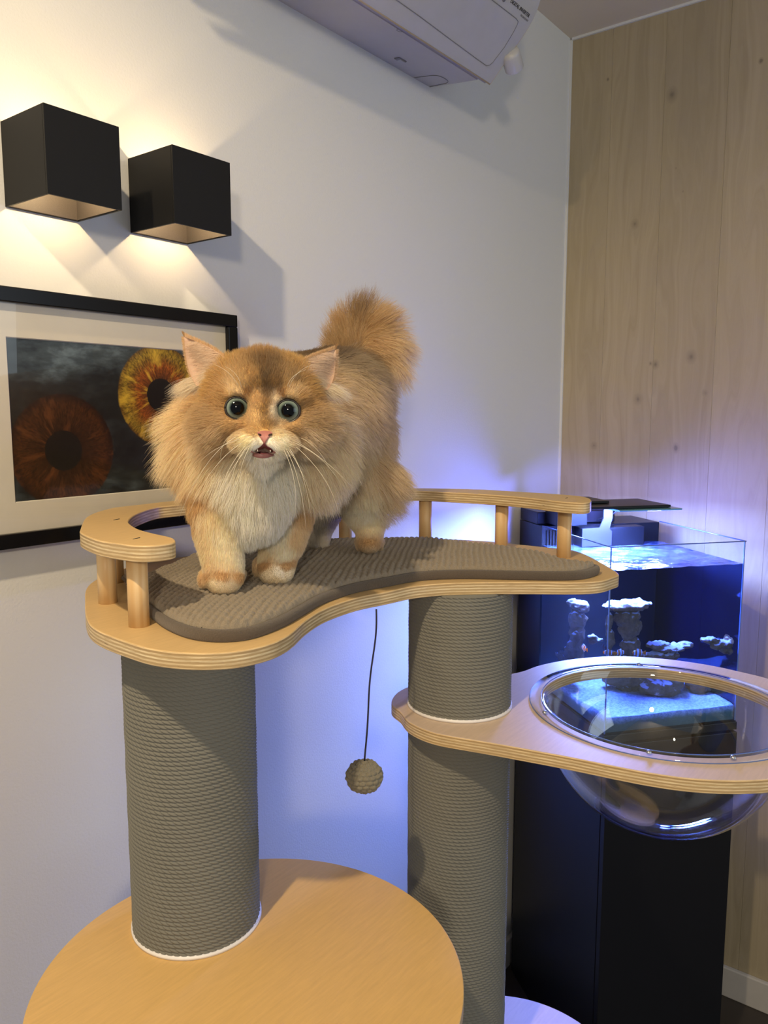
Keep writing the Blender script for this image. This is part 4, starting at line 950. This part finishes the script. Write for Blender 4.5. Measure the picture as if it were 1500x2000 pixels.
# coat chart: px, py, depth, colour, length (m), lay (right, up, toward viewer)
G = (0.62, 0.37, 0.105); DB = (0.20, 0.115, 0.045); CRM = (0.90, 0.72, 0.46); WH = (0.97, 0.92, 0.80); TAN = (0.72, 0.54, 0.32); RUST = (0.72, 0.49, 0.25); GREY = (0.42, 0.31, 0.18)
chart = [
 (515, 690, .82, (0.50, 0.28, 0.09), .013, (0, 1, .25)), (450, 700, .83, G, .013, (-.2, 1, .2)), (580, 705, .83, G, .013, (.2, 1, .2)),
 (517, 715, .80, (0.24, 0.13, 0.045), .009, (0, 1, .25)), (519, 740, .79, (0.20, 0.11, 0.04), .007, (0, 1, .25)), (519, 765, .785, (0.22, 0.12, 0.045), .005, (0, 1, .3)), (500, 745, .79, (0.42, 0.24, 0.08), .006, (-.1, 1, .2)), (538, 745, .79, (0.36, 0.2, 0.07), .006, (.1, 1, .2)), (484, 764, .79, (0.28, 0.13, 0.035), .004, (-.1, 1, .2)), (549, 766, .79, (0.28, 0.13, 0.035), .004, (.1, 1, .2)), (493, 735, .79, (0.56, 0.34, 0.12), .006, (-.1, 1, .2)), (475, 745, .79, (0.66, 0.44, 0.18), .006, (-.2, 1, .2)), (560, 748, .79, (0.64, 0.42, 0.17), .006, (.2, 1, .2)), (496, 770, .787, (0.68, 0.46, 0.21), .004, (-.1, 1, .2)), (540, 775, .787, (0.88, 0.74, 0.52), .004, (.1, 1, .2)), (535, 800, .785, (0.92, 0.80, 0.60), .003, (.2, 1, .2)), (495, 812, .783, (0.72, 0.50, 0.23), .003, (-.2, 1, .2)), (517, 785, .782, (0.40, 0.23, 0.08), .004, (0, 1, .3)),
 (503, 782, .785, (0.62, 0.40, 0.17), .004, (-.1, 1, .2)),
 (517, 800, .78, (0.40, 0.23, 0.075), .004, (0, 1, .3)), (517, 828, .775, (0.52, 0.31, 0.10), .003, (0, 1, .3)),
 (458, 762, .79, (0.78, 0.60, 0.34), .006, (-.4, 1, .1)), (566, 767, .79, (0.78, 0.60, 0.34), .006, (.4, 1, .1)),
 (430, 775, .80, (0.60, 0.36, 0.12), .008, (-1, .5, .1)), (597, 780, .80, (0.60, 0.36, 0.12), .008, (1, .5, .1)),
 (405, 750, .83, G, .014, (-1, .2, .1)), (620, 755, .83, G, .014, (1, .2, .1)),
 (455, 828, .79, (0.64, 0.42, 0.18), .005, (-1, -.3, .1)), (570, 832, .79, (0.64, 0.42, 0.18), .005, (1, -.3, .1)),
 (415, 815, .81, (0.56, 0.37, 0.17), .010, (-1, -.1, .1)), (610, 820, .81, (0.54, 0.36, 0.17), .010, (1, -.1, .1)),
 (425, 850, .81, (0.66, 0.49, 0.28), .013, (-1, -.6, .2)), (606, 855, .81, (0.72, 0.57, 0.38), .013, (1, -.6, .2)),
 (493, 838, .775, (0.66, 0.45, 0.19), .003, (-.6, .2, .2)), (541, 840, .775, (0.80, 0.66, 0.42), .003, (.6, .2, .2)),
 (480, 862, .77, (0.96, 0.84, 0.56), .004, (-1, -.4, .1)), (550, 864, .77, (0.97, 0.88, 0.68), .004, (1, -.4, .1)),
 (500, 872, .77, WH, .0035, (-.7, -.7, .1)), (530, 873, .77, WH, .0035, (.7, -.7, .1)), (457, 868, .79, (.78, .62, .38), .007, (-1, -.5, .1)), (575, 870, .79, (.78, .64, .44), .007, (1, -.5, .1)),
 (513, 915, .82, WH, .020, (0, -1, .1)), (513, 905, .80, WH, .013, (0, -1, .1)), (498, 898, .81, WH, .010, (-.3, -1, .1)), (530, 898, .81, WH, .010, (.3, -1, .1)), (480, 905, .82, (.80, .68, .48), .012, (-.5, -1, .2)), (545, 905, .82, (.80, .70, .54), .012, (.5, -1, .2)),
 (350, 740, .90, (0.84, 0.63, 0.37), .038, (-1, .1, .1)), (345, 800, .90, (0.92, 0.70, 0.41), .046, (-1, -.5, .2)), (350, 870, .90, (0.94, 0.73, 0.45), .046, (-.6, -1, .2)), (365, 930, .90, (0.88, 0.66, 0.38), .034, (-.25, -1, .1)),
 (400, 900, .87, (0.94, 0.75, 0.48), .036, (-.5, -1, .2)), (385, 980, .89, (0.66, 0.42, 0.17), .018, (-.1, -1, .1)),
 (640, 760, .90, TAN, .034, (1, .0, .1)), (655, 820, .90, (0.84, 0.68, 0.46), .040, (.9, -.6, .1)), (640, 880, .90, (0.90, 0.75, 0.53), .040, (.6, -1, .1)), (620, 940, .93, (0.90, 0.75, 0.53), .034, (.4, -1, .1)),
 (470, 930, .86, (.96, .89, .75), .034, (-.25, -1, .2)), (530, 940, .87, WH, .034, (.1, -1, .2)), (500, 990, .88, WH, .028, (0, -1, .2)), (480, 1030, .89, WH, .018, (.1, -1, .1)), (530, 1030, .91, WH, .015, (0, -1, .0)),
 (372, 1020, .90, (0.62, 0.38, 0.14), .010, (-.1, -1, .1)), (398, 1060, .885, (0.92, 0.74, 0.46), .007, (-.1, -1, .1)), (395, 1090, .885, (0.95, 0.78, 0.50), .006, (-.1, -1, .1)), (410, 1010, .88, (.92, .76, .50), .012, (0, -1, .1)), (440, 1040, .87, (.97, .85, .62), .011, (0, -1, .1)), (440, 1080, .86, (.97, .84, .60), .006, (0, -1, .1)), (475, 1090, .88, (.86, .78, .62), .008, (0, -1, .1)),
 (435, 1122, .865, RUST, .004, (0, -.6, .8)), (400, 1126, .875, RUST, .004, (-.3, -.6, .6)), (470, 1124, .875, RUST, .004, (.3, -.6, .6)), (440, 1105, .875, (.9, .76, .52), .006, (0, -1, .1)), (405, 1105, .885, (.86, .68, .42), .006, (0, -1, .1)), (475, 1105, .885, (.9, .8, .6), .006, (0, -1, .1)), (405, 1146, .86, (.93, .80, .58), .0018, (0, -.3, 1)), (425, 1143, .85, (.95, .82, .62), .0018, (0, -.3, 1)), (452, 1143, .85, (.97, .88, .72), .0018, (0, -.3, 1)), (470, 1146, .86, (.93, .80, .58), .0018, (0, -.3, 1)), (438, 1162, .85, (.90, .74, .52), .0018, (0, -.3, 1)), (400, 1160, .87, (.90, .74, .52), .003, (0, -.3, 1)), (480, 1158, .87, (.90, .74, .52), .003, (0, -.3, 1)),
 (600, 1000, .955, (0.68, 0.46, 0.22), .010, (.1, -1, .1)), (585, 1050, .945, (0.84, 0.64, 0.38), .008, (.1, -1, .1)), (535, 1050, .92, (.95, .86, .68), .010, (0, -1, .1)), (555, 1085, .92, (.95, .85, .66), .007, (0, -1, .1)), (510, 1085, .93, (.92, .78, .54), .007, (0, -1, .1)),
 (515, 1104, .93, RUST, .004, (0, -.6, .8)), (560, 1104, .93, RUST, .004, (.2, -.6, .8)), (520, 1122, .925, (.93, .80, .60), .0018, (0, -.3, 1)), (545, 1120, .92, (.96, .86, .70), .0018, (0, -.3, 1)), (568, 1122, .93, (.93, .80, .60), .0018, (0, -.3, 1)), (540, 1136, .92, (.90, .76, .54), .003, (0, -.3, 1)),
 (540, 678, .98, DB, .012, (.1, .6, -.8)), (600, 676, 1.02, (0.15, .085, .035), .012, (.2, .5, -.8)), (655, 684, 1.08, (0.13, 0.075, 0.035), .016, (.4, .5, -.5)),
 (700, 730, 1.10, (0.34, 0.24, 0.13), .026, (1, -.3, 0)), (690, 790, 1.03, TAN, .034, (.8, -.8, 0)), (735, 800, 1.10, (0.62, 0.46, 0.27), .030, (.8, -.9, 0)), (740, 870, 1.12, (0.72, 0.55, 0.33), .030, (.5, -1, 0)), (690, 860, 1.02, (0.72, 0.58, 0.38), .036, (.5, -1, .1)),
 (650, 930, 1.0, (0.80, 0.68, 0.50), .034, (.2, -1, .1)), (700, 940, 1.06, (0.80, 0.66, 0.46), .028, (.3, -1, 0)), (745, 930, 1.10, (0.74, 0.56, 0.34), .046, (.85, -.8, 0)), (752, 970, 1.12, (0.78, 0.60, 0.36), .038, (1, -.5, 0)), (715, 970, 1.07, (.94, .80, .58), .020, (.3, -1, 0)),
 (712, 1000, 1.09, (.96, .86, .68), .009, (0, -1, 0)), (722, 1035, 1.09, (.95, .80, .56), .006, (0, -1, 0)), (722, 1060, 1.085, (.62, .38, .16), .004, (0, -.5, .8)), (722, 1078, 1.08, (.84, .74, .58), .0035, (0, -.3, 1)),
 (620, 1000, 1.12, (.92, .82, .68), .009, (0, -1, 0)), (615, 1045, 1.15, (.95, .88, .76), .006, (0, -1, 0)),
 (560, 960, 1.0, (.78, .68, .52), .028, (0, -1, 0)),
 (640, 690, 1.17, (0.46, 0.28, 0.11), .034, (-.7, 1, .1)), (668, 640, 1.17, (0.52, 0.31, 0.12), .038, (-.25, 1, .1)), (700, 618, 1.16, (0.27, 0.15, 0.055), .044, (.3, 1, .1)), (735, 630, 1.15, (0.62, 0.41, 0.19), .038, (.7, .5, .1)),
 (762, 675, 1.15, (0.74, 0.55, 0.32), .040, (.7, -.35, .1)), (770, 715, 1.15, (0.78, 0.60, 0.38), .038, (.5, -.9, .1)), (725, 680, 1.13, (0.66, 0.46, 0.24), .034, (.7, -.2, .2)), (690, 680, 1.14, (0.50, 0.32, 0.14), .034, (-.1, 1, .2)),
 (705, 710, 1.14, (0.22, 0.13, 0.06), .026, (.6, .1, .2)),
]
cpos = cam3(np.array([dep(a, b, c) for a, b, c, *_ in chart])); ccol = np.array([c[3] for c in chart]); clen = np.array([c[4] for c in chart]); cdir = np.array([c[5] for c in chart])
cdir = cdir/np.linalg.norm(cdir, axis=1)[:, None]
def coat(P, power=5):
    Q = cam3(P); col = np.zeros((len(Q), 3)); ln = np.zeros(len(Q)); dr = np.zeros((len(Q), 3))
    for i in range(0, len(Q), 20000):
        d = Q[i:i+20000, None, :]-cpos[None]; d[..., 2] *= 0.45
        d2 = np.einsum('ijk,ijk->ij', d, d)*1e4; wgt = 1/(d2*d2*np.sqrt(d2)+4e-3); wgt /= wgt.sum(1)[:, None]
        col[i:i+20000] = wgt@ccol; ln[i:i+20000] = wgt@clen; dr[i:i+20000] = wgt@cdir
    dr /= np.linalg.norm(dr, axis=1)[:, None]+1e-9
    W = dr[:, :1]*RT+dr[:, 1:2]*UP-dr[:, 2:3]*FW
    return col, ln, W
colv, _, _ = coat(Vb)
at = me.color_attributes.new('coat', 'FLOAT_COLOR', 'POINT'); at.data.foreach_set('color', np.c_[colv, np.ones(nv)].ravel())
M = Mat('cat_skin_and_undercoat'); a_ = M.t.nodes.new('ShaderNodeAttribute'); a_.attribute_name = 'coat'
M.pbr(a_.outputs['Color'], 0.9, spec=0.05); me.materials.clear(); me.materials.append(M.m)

# ---- eyes
def eye_mat(ax):
    M = Mat('cat_eye'); v = M.coord(which=3)
    d = M.n('VectorMath', operation='DOT_PRODUCT', out=1, i0=M.n('VectorMath', operation='NORMALIZE', i0=v), i1=tuple(ax))
    an = M.math('ARCCOSINE', d)
    n_ = M.noise(v, 900, 4)
    anw = M.math('ADD', an, M.math('MULTIPLY', M.math('SUBTRACT', n_, 0.5), 0.06))
    c = M.ramp(M.math('DIVIDE', anw, 1.0), (0.0, (0.001, 0.001, 0.0015)), (0.47, (0.001, 0.001, 0.0015)), (0.56, (0.05, 0.07, 0.065)), (0.66, (0.13, 0.17, 0.155)), (0.78, (0.21, 0.26, 0.215)), (0.87, (0.16, 0.20, 0.18)), (0.91, (0.012, 0.012, 0.012)))
    c = M.mix(M.math('MULTIPLY', M.ramp(n_, (0.4, 0.0), (0.7, 0.30)), M.ramp(anw, (0.5, 0.0), (0.56, 1.0))), c, (0.10, 0.15, 0.14))
    M.pbr(c, 0.03, spec=0.35); return M.m
EYES = []
for (c_, ax, cc, gx, px) in ESET:
    bm = bmesh.new(); bmesh.ops.create_uvsphere(bm, u_segments=48, v_segments=32, radius=ER, matrix=Matrix.Translation(Vector(c_)))
    eo = frombm('eye', bm, eye_mat(ax+RT*gx), cat, smooth=True, org=c_)
    rim_ = ERIM+0.0003
    e1 = np.cross(ax, np.array([0, 0, 1.])); e1 /= np.linalg.norm(e1); e2 = np.cross(e1, ax)
    pts_ = [cc+(e1*math.cos(t)*1.02+e2*math.sin(t)*(0.97))*rim_+ax*0.0004-(e2*0.0005 if math.sin(t) < 0 else 0) for t in np.linspace(0, 2*math.pi, 48)]
    s_ = 1 if px < 500 else -1
    pts_ = [p+(e1*0) for p in pts_]
    # tear corner: pull the rim toward the nose
    nose = RT*s_
    pts_ = [p+nose*0.0030*max(0, ((p-cc)@nose)/rim_-0.6)/0.4*1.0+np.array([0, 0, -0.0016])*max(0, ((p-cc)@nose)/rim_-0.6)/0.4 for p in pts_]
    tube('eyelid_rim', pts_, 0.0012, simple('eyelid_skin', (0.02, 0.012, 0.010), 0.35), eo, n=8)
    EYES.append((cc, ax))
# ---- nose, mouth
def patch(name, outline, mat, off, bulge, parent=None):
    """small shaped pad laid on the face: outline in face coordinates, domed"""
    c = np.mean(outline, 0); V = [surf(c[0], c[1], off+bulge)]; F = []; rings = (0.5, 0.8, 1.0); n_ = len(outline)
    for k, f_ in enumerate(rings):
        for (a, b) in outline:
            p = surf(c[0]+(a-c[0])*f_, c[1]+(b-c[1])*f_, off+bulge*(1-f_**2.5)-(0.0012 if f_ == 1.0 else 0)); V.append(p)
    for i in range(n_): F.append((0, 1+i, 1+(i+1) % n_))
    for k in range(len(rings)-1):
        for i in range(n_): F.append((1+k*n_+i, 1+(k+1)*n_+i, 1+(k+1)*n_+(i+1) % n_, 1+k*n_+(i+1) % n_))
    V = [v if v is not None else V[0] for v in V]
    return mesh(name, V, F, mat, parent or cat, smooth=True)
def cm(P, n=4): return [tuple(p) for p in catmull(P, n)]
pink = simple('nose_leather', (0.42, 0.17, 0.15), 0.55, var=0.15, scale=400)
lipm = simple('lip_skin', (0.44, 0.19, 0.18), 0.45, var=0.2, scale=300)
darkm = simple('mouth_inside', (0.07, 0.008, 0.010), 0.3)
npatch = patch('nose', cm([(505, 843), (517, 841), (530, 843), (532, 847), (525, 855), (520, 863), (517, 868), (513, 863), (508, 855), (503, 847)]), pink, 0.0022, 0.0016)
for P in ([(503, 846.5), (508, 846.5), (512, 850), (509, 852), (505, 850)], [(532, 846.5), (527, 846.5), (522.5, 850), (525, 852), (530, 850)]):
    patch('nostril', P, simple('nostril_dark', (0.02, 0.006, 0.006), 0.5), 0.0038, 0.0003, npatch)
mo_ = patch('mouth', cm([(516, 865), (523, 871), (532, 878), (535, 886), (526, 890), (513, 891), (500, 888), (498, 881), (509, 872)]), darkm, 0.0024, 0.0002)
patch('lower_lip', cm([(488, 881), (500, 884), (513, 887), (526, 886), (537, 882), (537, 888), (527, 893), (514, 895), (499, 893), (488, 887)]), lipm, 0.0030, 0.0012, mo_)
patch('tongue', cm([(507, 884), (516, 882), (526, 884), (521, 888), (510, 888)]), simple('tongue_pink', (0.45, 0.13, 0.13), 0.3), 0.0030, 0.0008, mo_)
for (a, b) in ((503, 880), (528, 881)):
    q = surf(a, b, 0.0036)
    tube('tooth', [q+UP*0.0015, q, q-UP*0.0010], [0.0006, 0.0005, 0.0002], simple('tooth_white', (0.8, 0.74, 0.62), 0.3), mo_, n=8)

# ---- hair generator
HP, HR, HC = [], [], []
SEG = 6
def grow(root, nrm, lay, ln, col, lift=0.55, rad=0.00016, jit=0.22, clump=None, grav=0.25):
    n_ = len(root)
    if n_ == 0: return
    lay = lay-np.minimum(0, np.sum(lay*nrm, 1))[:, None]*nrm
    lay = lay/(np.linalg.norm(lay, axis=1)[:, None]+1e-9)
    d0 = nrm*lift+lay*(1-lift*0.4)+rng.normal(0, jit*0.6, (n_, 3)); d0 /= np.linalg.norm(d0, axis=1)[:, None]
    d1 = lay+rng.normal(0, jit, (n_, 3))+np.array([0, 0, -grav]); d1 /= np.linalg.norm(d1, axis=1)[:, None]
    s = np.linspace(0, 1, SEG)
    P = root[:, None, :]+ln[:, None, None]*(d0[:, None]*(s-0.5*s*s)[None, :, None]+d1[:, None]*(0.5*s*s)[None, :, None])
    if clump:
        ns = max(1, n_//clump[0]); seeds = rng.choice(n_, ns, replace=False)
        kd = KDTree(ns)
        for i, k in enumerate(seeds): kd.insert(Vector(root[k]), i)
        kd.balance()
        idx = np.array([kd.find(Vector(r))[1] for r in root]); tgt = P[seeds[idx]]
        c_ = (s**1.6)[None, :, None]*clump[1]
        off = P[:, :1]-tgt[:, :1]
        P = P*(1-c_)+(tgt+off*0.25)*c_
    HP.append(P.reshape(-1, 3)); HC.append(col)
    HR.append((rad*np.array([0.9, 1.0, 0.95, 0.8, 0.55, 0.15]))[None, :].repeat(n_, 0).ravel())
# roots on the body
me.calc_loop_triangles(); nt = len(me.loop_triangles)
tri = np.empty(nt*3, np.int32); me.loop_triangles.foreach_get('vertices', tri); tri = tri.reshape(-1, 3)
vn = np.empty(nv*3); me.vertices.foreach_get('normal', vn); vn = vn.reshape(-1, 3)
A_, B_, C_ = Vb[tri[:, 0]], Vb[tri[:, 1]], Vb[tri[:, 2]]
ar = np.linalg.norm(np.cross(B_-A_, C_-A_), axis=1)*0.5; cen = (A_+B_+C_)/3
_, lnt, _ = coat(cen)
wgt = ar*np.clip(0.020/np.clip(lnt, .004, .05), 0.75, 3.2)
# denser on the head, which is close to the viewer
Nh = 320000
pick = rng.choice(nt, Nh, p=wgt/wgt.sum())
u_ = rng.random(Nh); v_ = rng.random(Nh); fl_ = u_+v_ > 1; u_[fl_] = 1-u_[fl_]; v_[fl_] = 1-v_[fl_]
root = A_[pick]*(1-u_-v_)[:, None]+B_[pick]*u_[:, None]+C_[pick]*v_[:, None]
nr = vn[tri[pick, 0]]*(1-u_-v_)[:, None]+vn[tri[pick, 1]]*u_[:, None]+vn[tri[pick, 2]]*v_[:, None]; nr /= np.linalg.norm(nr, axis=1)[:, None]
Q = cam3(root); ppx = 750+FPX*Q[:, 0]/Q[:, 2]; ppy = 1000-FPX*Q[:, 1]/Q[:, 2]
ok = root[:, 2] > ZC-0.001
for cc, ax in EYES:
    dd = root-cc; ok &= ~(np.linalg.norm(dd, axis=1) < 0.0114)
head = (Q[:, 2] < 0.83)
ok &= ~(head & (np.hypot((ppx-517)/13, (ppy-851)/12) < 1))
ok &= ~(head & (np.hypot((ppx-515)/22, (ppy-880)/14) < 1))
root, nr = root[ok], nr[ok]
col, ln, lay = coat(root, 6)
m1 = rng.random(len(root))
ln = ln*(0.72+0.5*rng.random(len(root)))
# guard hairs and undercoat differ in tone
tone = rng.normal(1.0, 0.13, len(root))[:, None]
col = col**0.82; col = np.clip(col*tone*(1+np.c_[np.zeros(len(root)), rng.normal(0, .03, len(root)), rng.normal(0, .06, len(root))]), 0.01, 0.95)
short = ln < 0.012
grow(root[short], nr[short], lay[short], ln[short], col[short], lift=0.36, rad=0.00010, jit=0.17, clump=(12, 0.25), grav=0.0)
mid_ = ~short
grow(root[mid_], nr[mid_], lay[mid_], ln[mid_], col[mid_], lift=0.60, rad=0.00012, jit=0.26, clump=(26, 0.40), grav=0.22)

# ---- ears
def ear(tip, b_in, b_out, cup, label_side):
    t0, a0_, b0_ = (dep(*x) for x in (tip, b_in, b_out))
    nrm_ = np.cross(a0_-t0, b0_-t0); nrm_ /= np.linalg.norm(nrm_)
    if nrm_@FW < 0: nrm_ = -nrm_
    nu, nvv = 15, 15; V = []
    for side in (0, 1):
        for j in range(nvv):
            t = j/(nvv-1)
            wdt = (1-t)**0.80*(1+0.22*math.sin(math.pi*t)) if t < 1 else 0
            wdt = max(wdt, 0.035*(1-t*0.3))
            mid = (a0_+b0_)/2*(1-t)+t0*t
            for i in range(nu):
                u = i/(nu-1)*2-1
                p = mid+(b0_-a0_)*0.5*u*wdt+nrm_*(cup*(1-u*u)*(1-t)**0.6)+nrm_*(0.0016*side)
                V.append(p)
    V = np.array(V); F = []; k = nu*nvv
    for j in range(nvv-1):
        for i in range(nu-1):
            a = j*nu+i; F.append((a, a+1, a+nu+1, a+nu)); F.append((k+a, k+a+nu, k+a+nu+1, k+a+1))
    for j in range(nvv-1):
        for i in (0, nu-1): a = j*nu+i; F.append((a, a+nu, k+a+nu, k+a))
    for i in range(nu-1): a = (nvv-1)*nu+i; F.append((a, a+1, k+a+1, k+a))
    M = Mat('ear_skin'); g_ = M.noise(M.coord(), 120, 3)
    M.pbr(M.mix(g_, (0.48, 0.31, 0.23), (0.55, 0.40, 0.30)), 0.6, spec=0.2, Subsurface_Weight=0.15, Subsurface_Radius=(0.01, 0.004, 0.002))
    o = mesh('ear', V, F, M.m, cat, smooth=True)
    # fur: back side gold, rim fringe, inner pale tufts
    G3 = V.reshape(2, nvv, nu, 3)
    def sample(n_, side, umin=0.0, umax=1.0, tmin=0.0, tmax=1.0):
        tt_ = tmin+(tmax-tmin)*rng.random(n_); uu = umin+(umax-umin)*rng.random(n_)
        j = np.clip((tt_*(nvv-1)).astype(int), 0, nvv-2); i = np.clip((uu*(nu-1)).astype(int), 0, nu-2)
        fj = (tt_*(nvv-1)-j)[:, None]; fi = (uu*(nu-1)-i)[:, None]; g3 = G3[side]
        return (g3[j, i]*(1-fj)*(1-fi)+g3[j+1, i]*fj*(1-fi)+g3[j, i+1]*(1-fj)*fi+g3[j+1, i+1]*fj*fi), tt_, uu
    upd = (t0-(a0_+b0_)/2); upd /= np.linalg.norm(upd)
    outd = (b0_-a0_); outd /= np.linalg.norm(outd)
    n_ = 3800; r_, t_, u2 = sample(n_, 1)
    grow(r_, np.tile(nrm_, (n_, 1)), np.tile(upd, (n_, 1)), 0.006*(0.7+0.6*rng.random(n_)), np.array(G)*rng.normal(1, .15, (n_, 1)), lift=0.25, rad=0.00012, jit=0.15, grav=0)
    for (ua, ub, sg) in ((0.0, 0.04, -1), (0.96, 1.0, 1)):
        n_ = 1300; r_, t_, u2 = sample(n_, 0, ua, ub)
        grow(r_, np.tile(outd*sg, (n_, 1)), np.tile(upd+outd*sg*0.3, (n_, 1)), 0.0042*(0.6+0.8*rng.random(n_)), np.array([.72, .50, .28])*rng.normal(1, .1, (n_, 1)), lift=0.35, rad=0.00012, jit=0.2, grav=0)
    n_ = 300; r_, t_, u2 = sample(n_, 0, .3, .7, .96, 1.0)
    grow(r_, np.tile(upd, (n_, 1)), np.tile(upd+outd*-0.3, (n_, 1)), 0.007*(0.5+0.8*rng.random(n_)), np.array([.40, .22, .08])*rng.normal(1, .1, (n_, 1)), lift=0.3, rad=0.00011, jit=0.12, grav=0)
    # inner tufts start at the inner edge and sweep outward
    n_ = 2600; r_, t_, u2 = sample(n_, 0, .0, .62, .0, .80)
    grow(r_, np.tile(-nrm_*0.8, (n_, 1)), np.tile(outd*1.0+upd*0.35-nrm_*0.25, (n_, 1)), 0.021*(0.6+0.8*rng.random(n_))*(1.1-t_*0.7), np.array([.86, .70, .55])*rng.normal(1, .1, (n_, 1)), lift=0.45, rad=0.00008, jit=0.26, clump=None, grav=0.1)
    n_ = 2600; r_, t_, u2 = sample(n_, 0, .15, 1.0, .0, .22)
    grow(r_, np.tile(-nrm_*0.8, (n_, 1)), np.tile(outd*1.2-upd*0.1, (n_, 1)), 0.030*(0.6+0.8*rng.random(n_)), np.array([.93, .82, .66])*rng.normal(1, .1, (n_, 1)), lift=0.45, rad=0.00009, jit=0.24, clump=(20, 0.4), grav=0.1)
    return o
ear((360, 658, .855), (452, 712, .818), (384, 754, .846), 0.014, 'l')
ear((655, 683, .855), (574, 722, .818), (640, 762, .846), 0.014, 'r')

P = np.concatenate(HP).astype(np.float32); R_ = np.concatenate(HR).astype(np.float32); C3 = np.concatenate(HC)
nh = len(C3)
cv = bpy.data.hair_curves.new('fur'); cv.add_curves([SEG]*nh)
org = origin_of(cat)
cv.attributes['position'].data.foreach_set('vector', (P-org).astype(np.float32).ravel())
ra = cv.attributes.get('radius') or cv.attributes.new('radius', 'FLOAT', 'POINT'); ra.data.foreach_set('value', R_)
ca = cv.attributes.new('hair_color', 'FLOAT_COLOR', 'CURVE'); ca.data.foreach_set('color', np.c_[np.clip(C3, .005, .97), np.ones(nh)].astype(np.float32).ravel())
M = Mat('cat_fur'); a_ = M.t.nodes.new('ShaderNodeAttribute'); a_.attribute_name = 'hair_color'
hi = M.t.nodes.new('ShaderNodeHairInfo')
cl_ = M.mix(M.ramp(hi.outputs['Intercept'], (0.0, 0.25), (0.6, 0.0)), a_.outputs['Color'], M.mix(0.5, a_.outputs['Color'], (0.25, 0.14, 0.07)))
df = M.n('BsdfDiffuse', Color=cl_); tl = M.n('BsdfTranslucent', Color=cl_)
a2 = M.n('MixShader', i0=0.48, i1=df, i2=tl)
gs = M.n('BsdfHair', component='Reflection', Color=(0.9, 0.85, 0.75), RoughnessU=0.35, RoughnessV=0.6)
M.surf(M.n('MixShader', i0=0.07, i1=a2, i2=gs))
cv.materials.append(M.m)
fo = bpy.data.objects.new('fur', cv); COL.objects.link(fo); fo.parent = cat; fo['kind'] = 'stuff'

# ---- whiskers
wm = simple('whisker', (0.85, 0.78, 0.62), 0.35)
W_ = [((470, 848), (400, 880), (350, 1010)), ((476, 862), (405, 905), (366, 1012)), ((483, 866), (430, 925), (420, 1003)), ((486, 868), (452, 905), (450, 962)), ((490, 868), (468, 905), (466, 950)),
      ((466, 844), (430, 850), (430, 905)), ((472, 856), (420, 872), (392, 900)), ((488, 868), (445, 920), (418, 990)),
      ((572, 858), (650, 905), (690, 955)), ((570, 866), (650, 930), (663, 1012)), ((562, 872), (598, 920), (607, 1010)), ((556, 872), (590, 930), (598, 1035)), ((552, 874), (585, 935), (576, 1010)),
      ((575, 852), (620, 860), (648, 925)), ((568, 862), (630, 885), (662, 940)), ((560, 874), (592, 915), (612, 985)),
      ((468, 758), (450, 722), (418, 712)), ((472, 760), (468, 728), (440, 716)), ((563, 760), (575, 722), (612, 712)), ((560, 758), (566, 730), (600, 722))]
for (a, b, c) in W_:
    s0 = surf(*a, 0.0); d0_ = float((s0-CAM)@FW)
    p0_, p1_, p2_ = s0+FW*0.001, dep(*b, d0_-0.018), dep(*c, d0_-0.004)
    pp = [(1-t)**2*p0_+2*t*(1-t)*p1_+t*t*p2_ for t in np.linspace(0, 1, 12)]
    tube('whisker', pp, list(np.linspace(0.00022, 0.00006, 12)), wm, cat, n=4)
print('CAT verts', nv, 'hairs', nh)
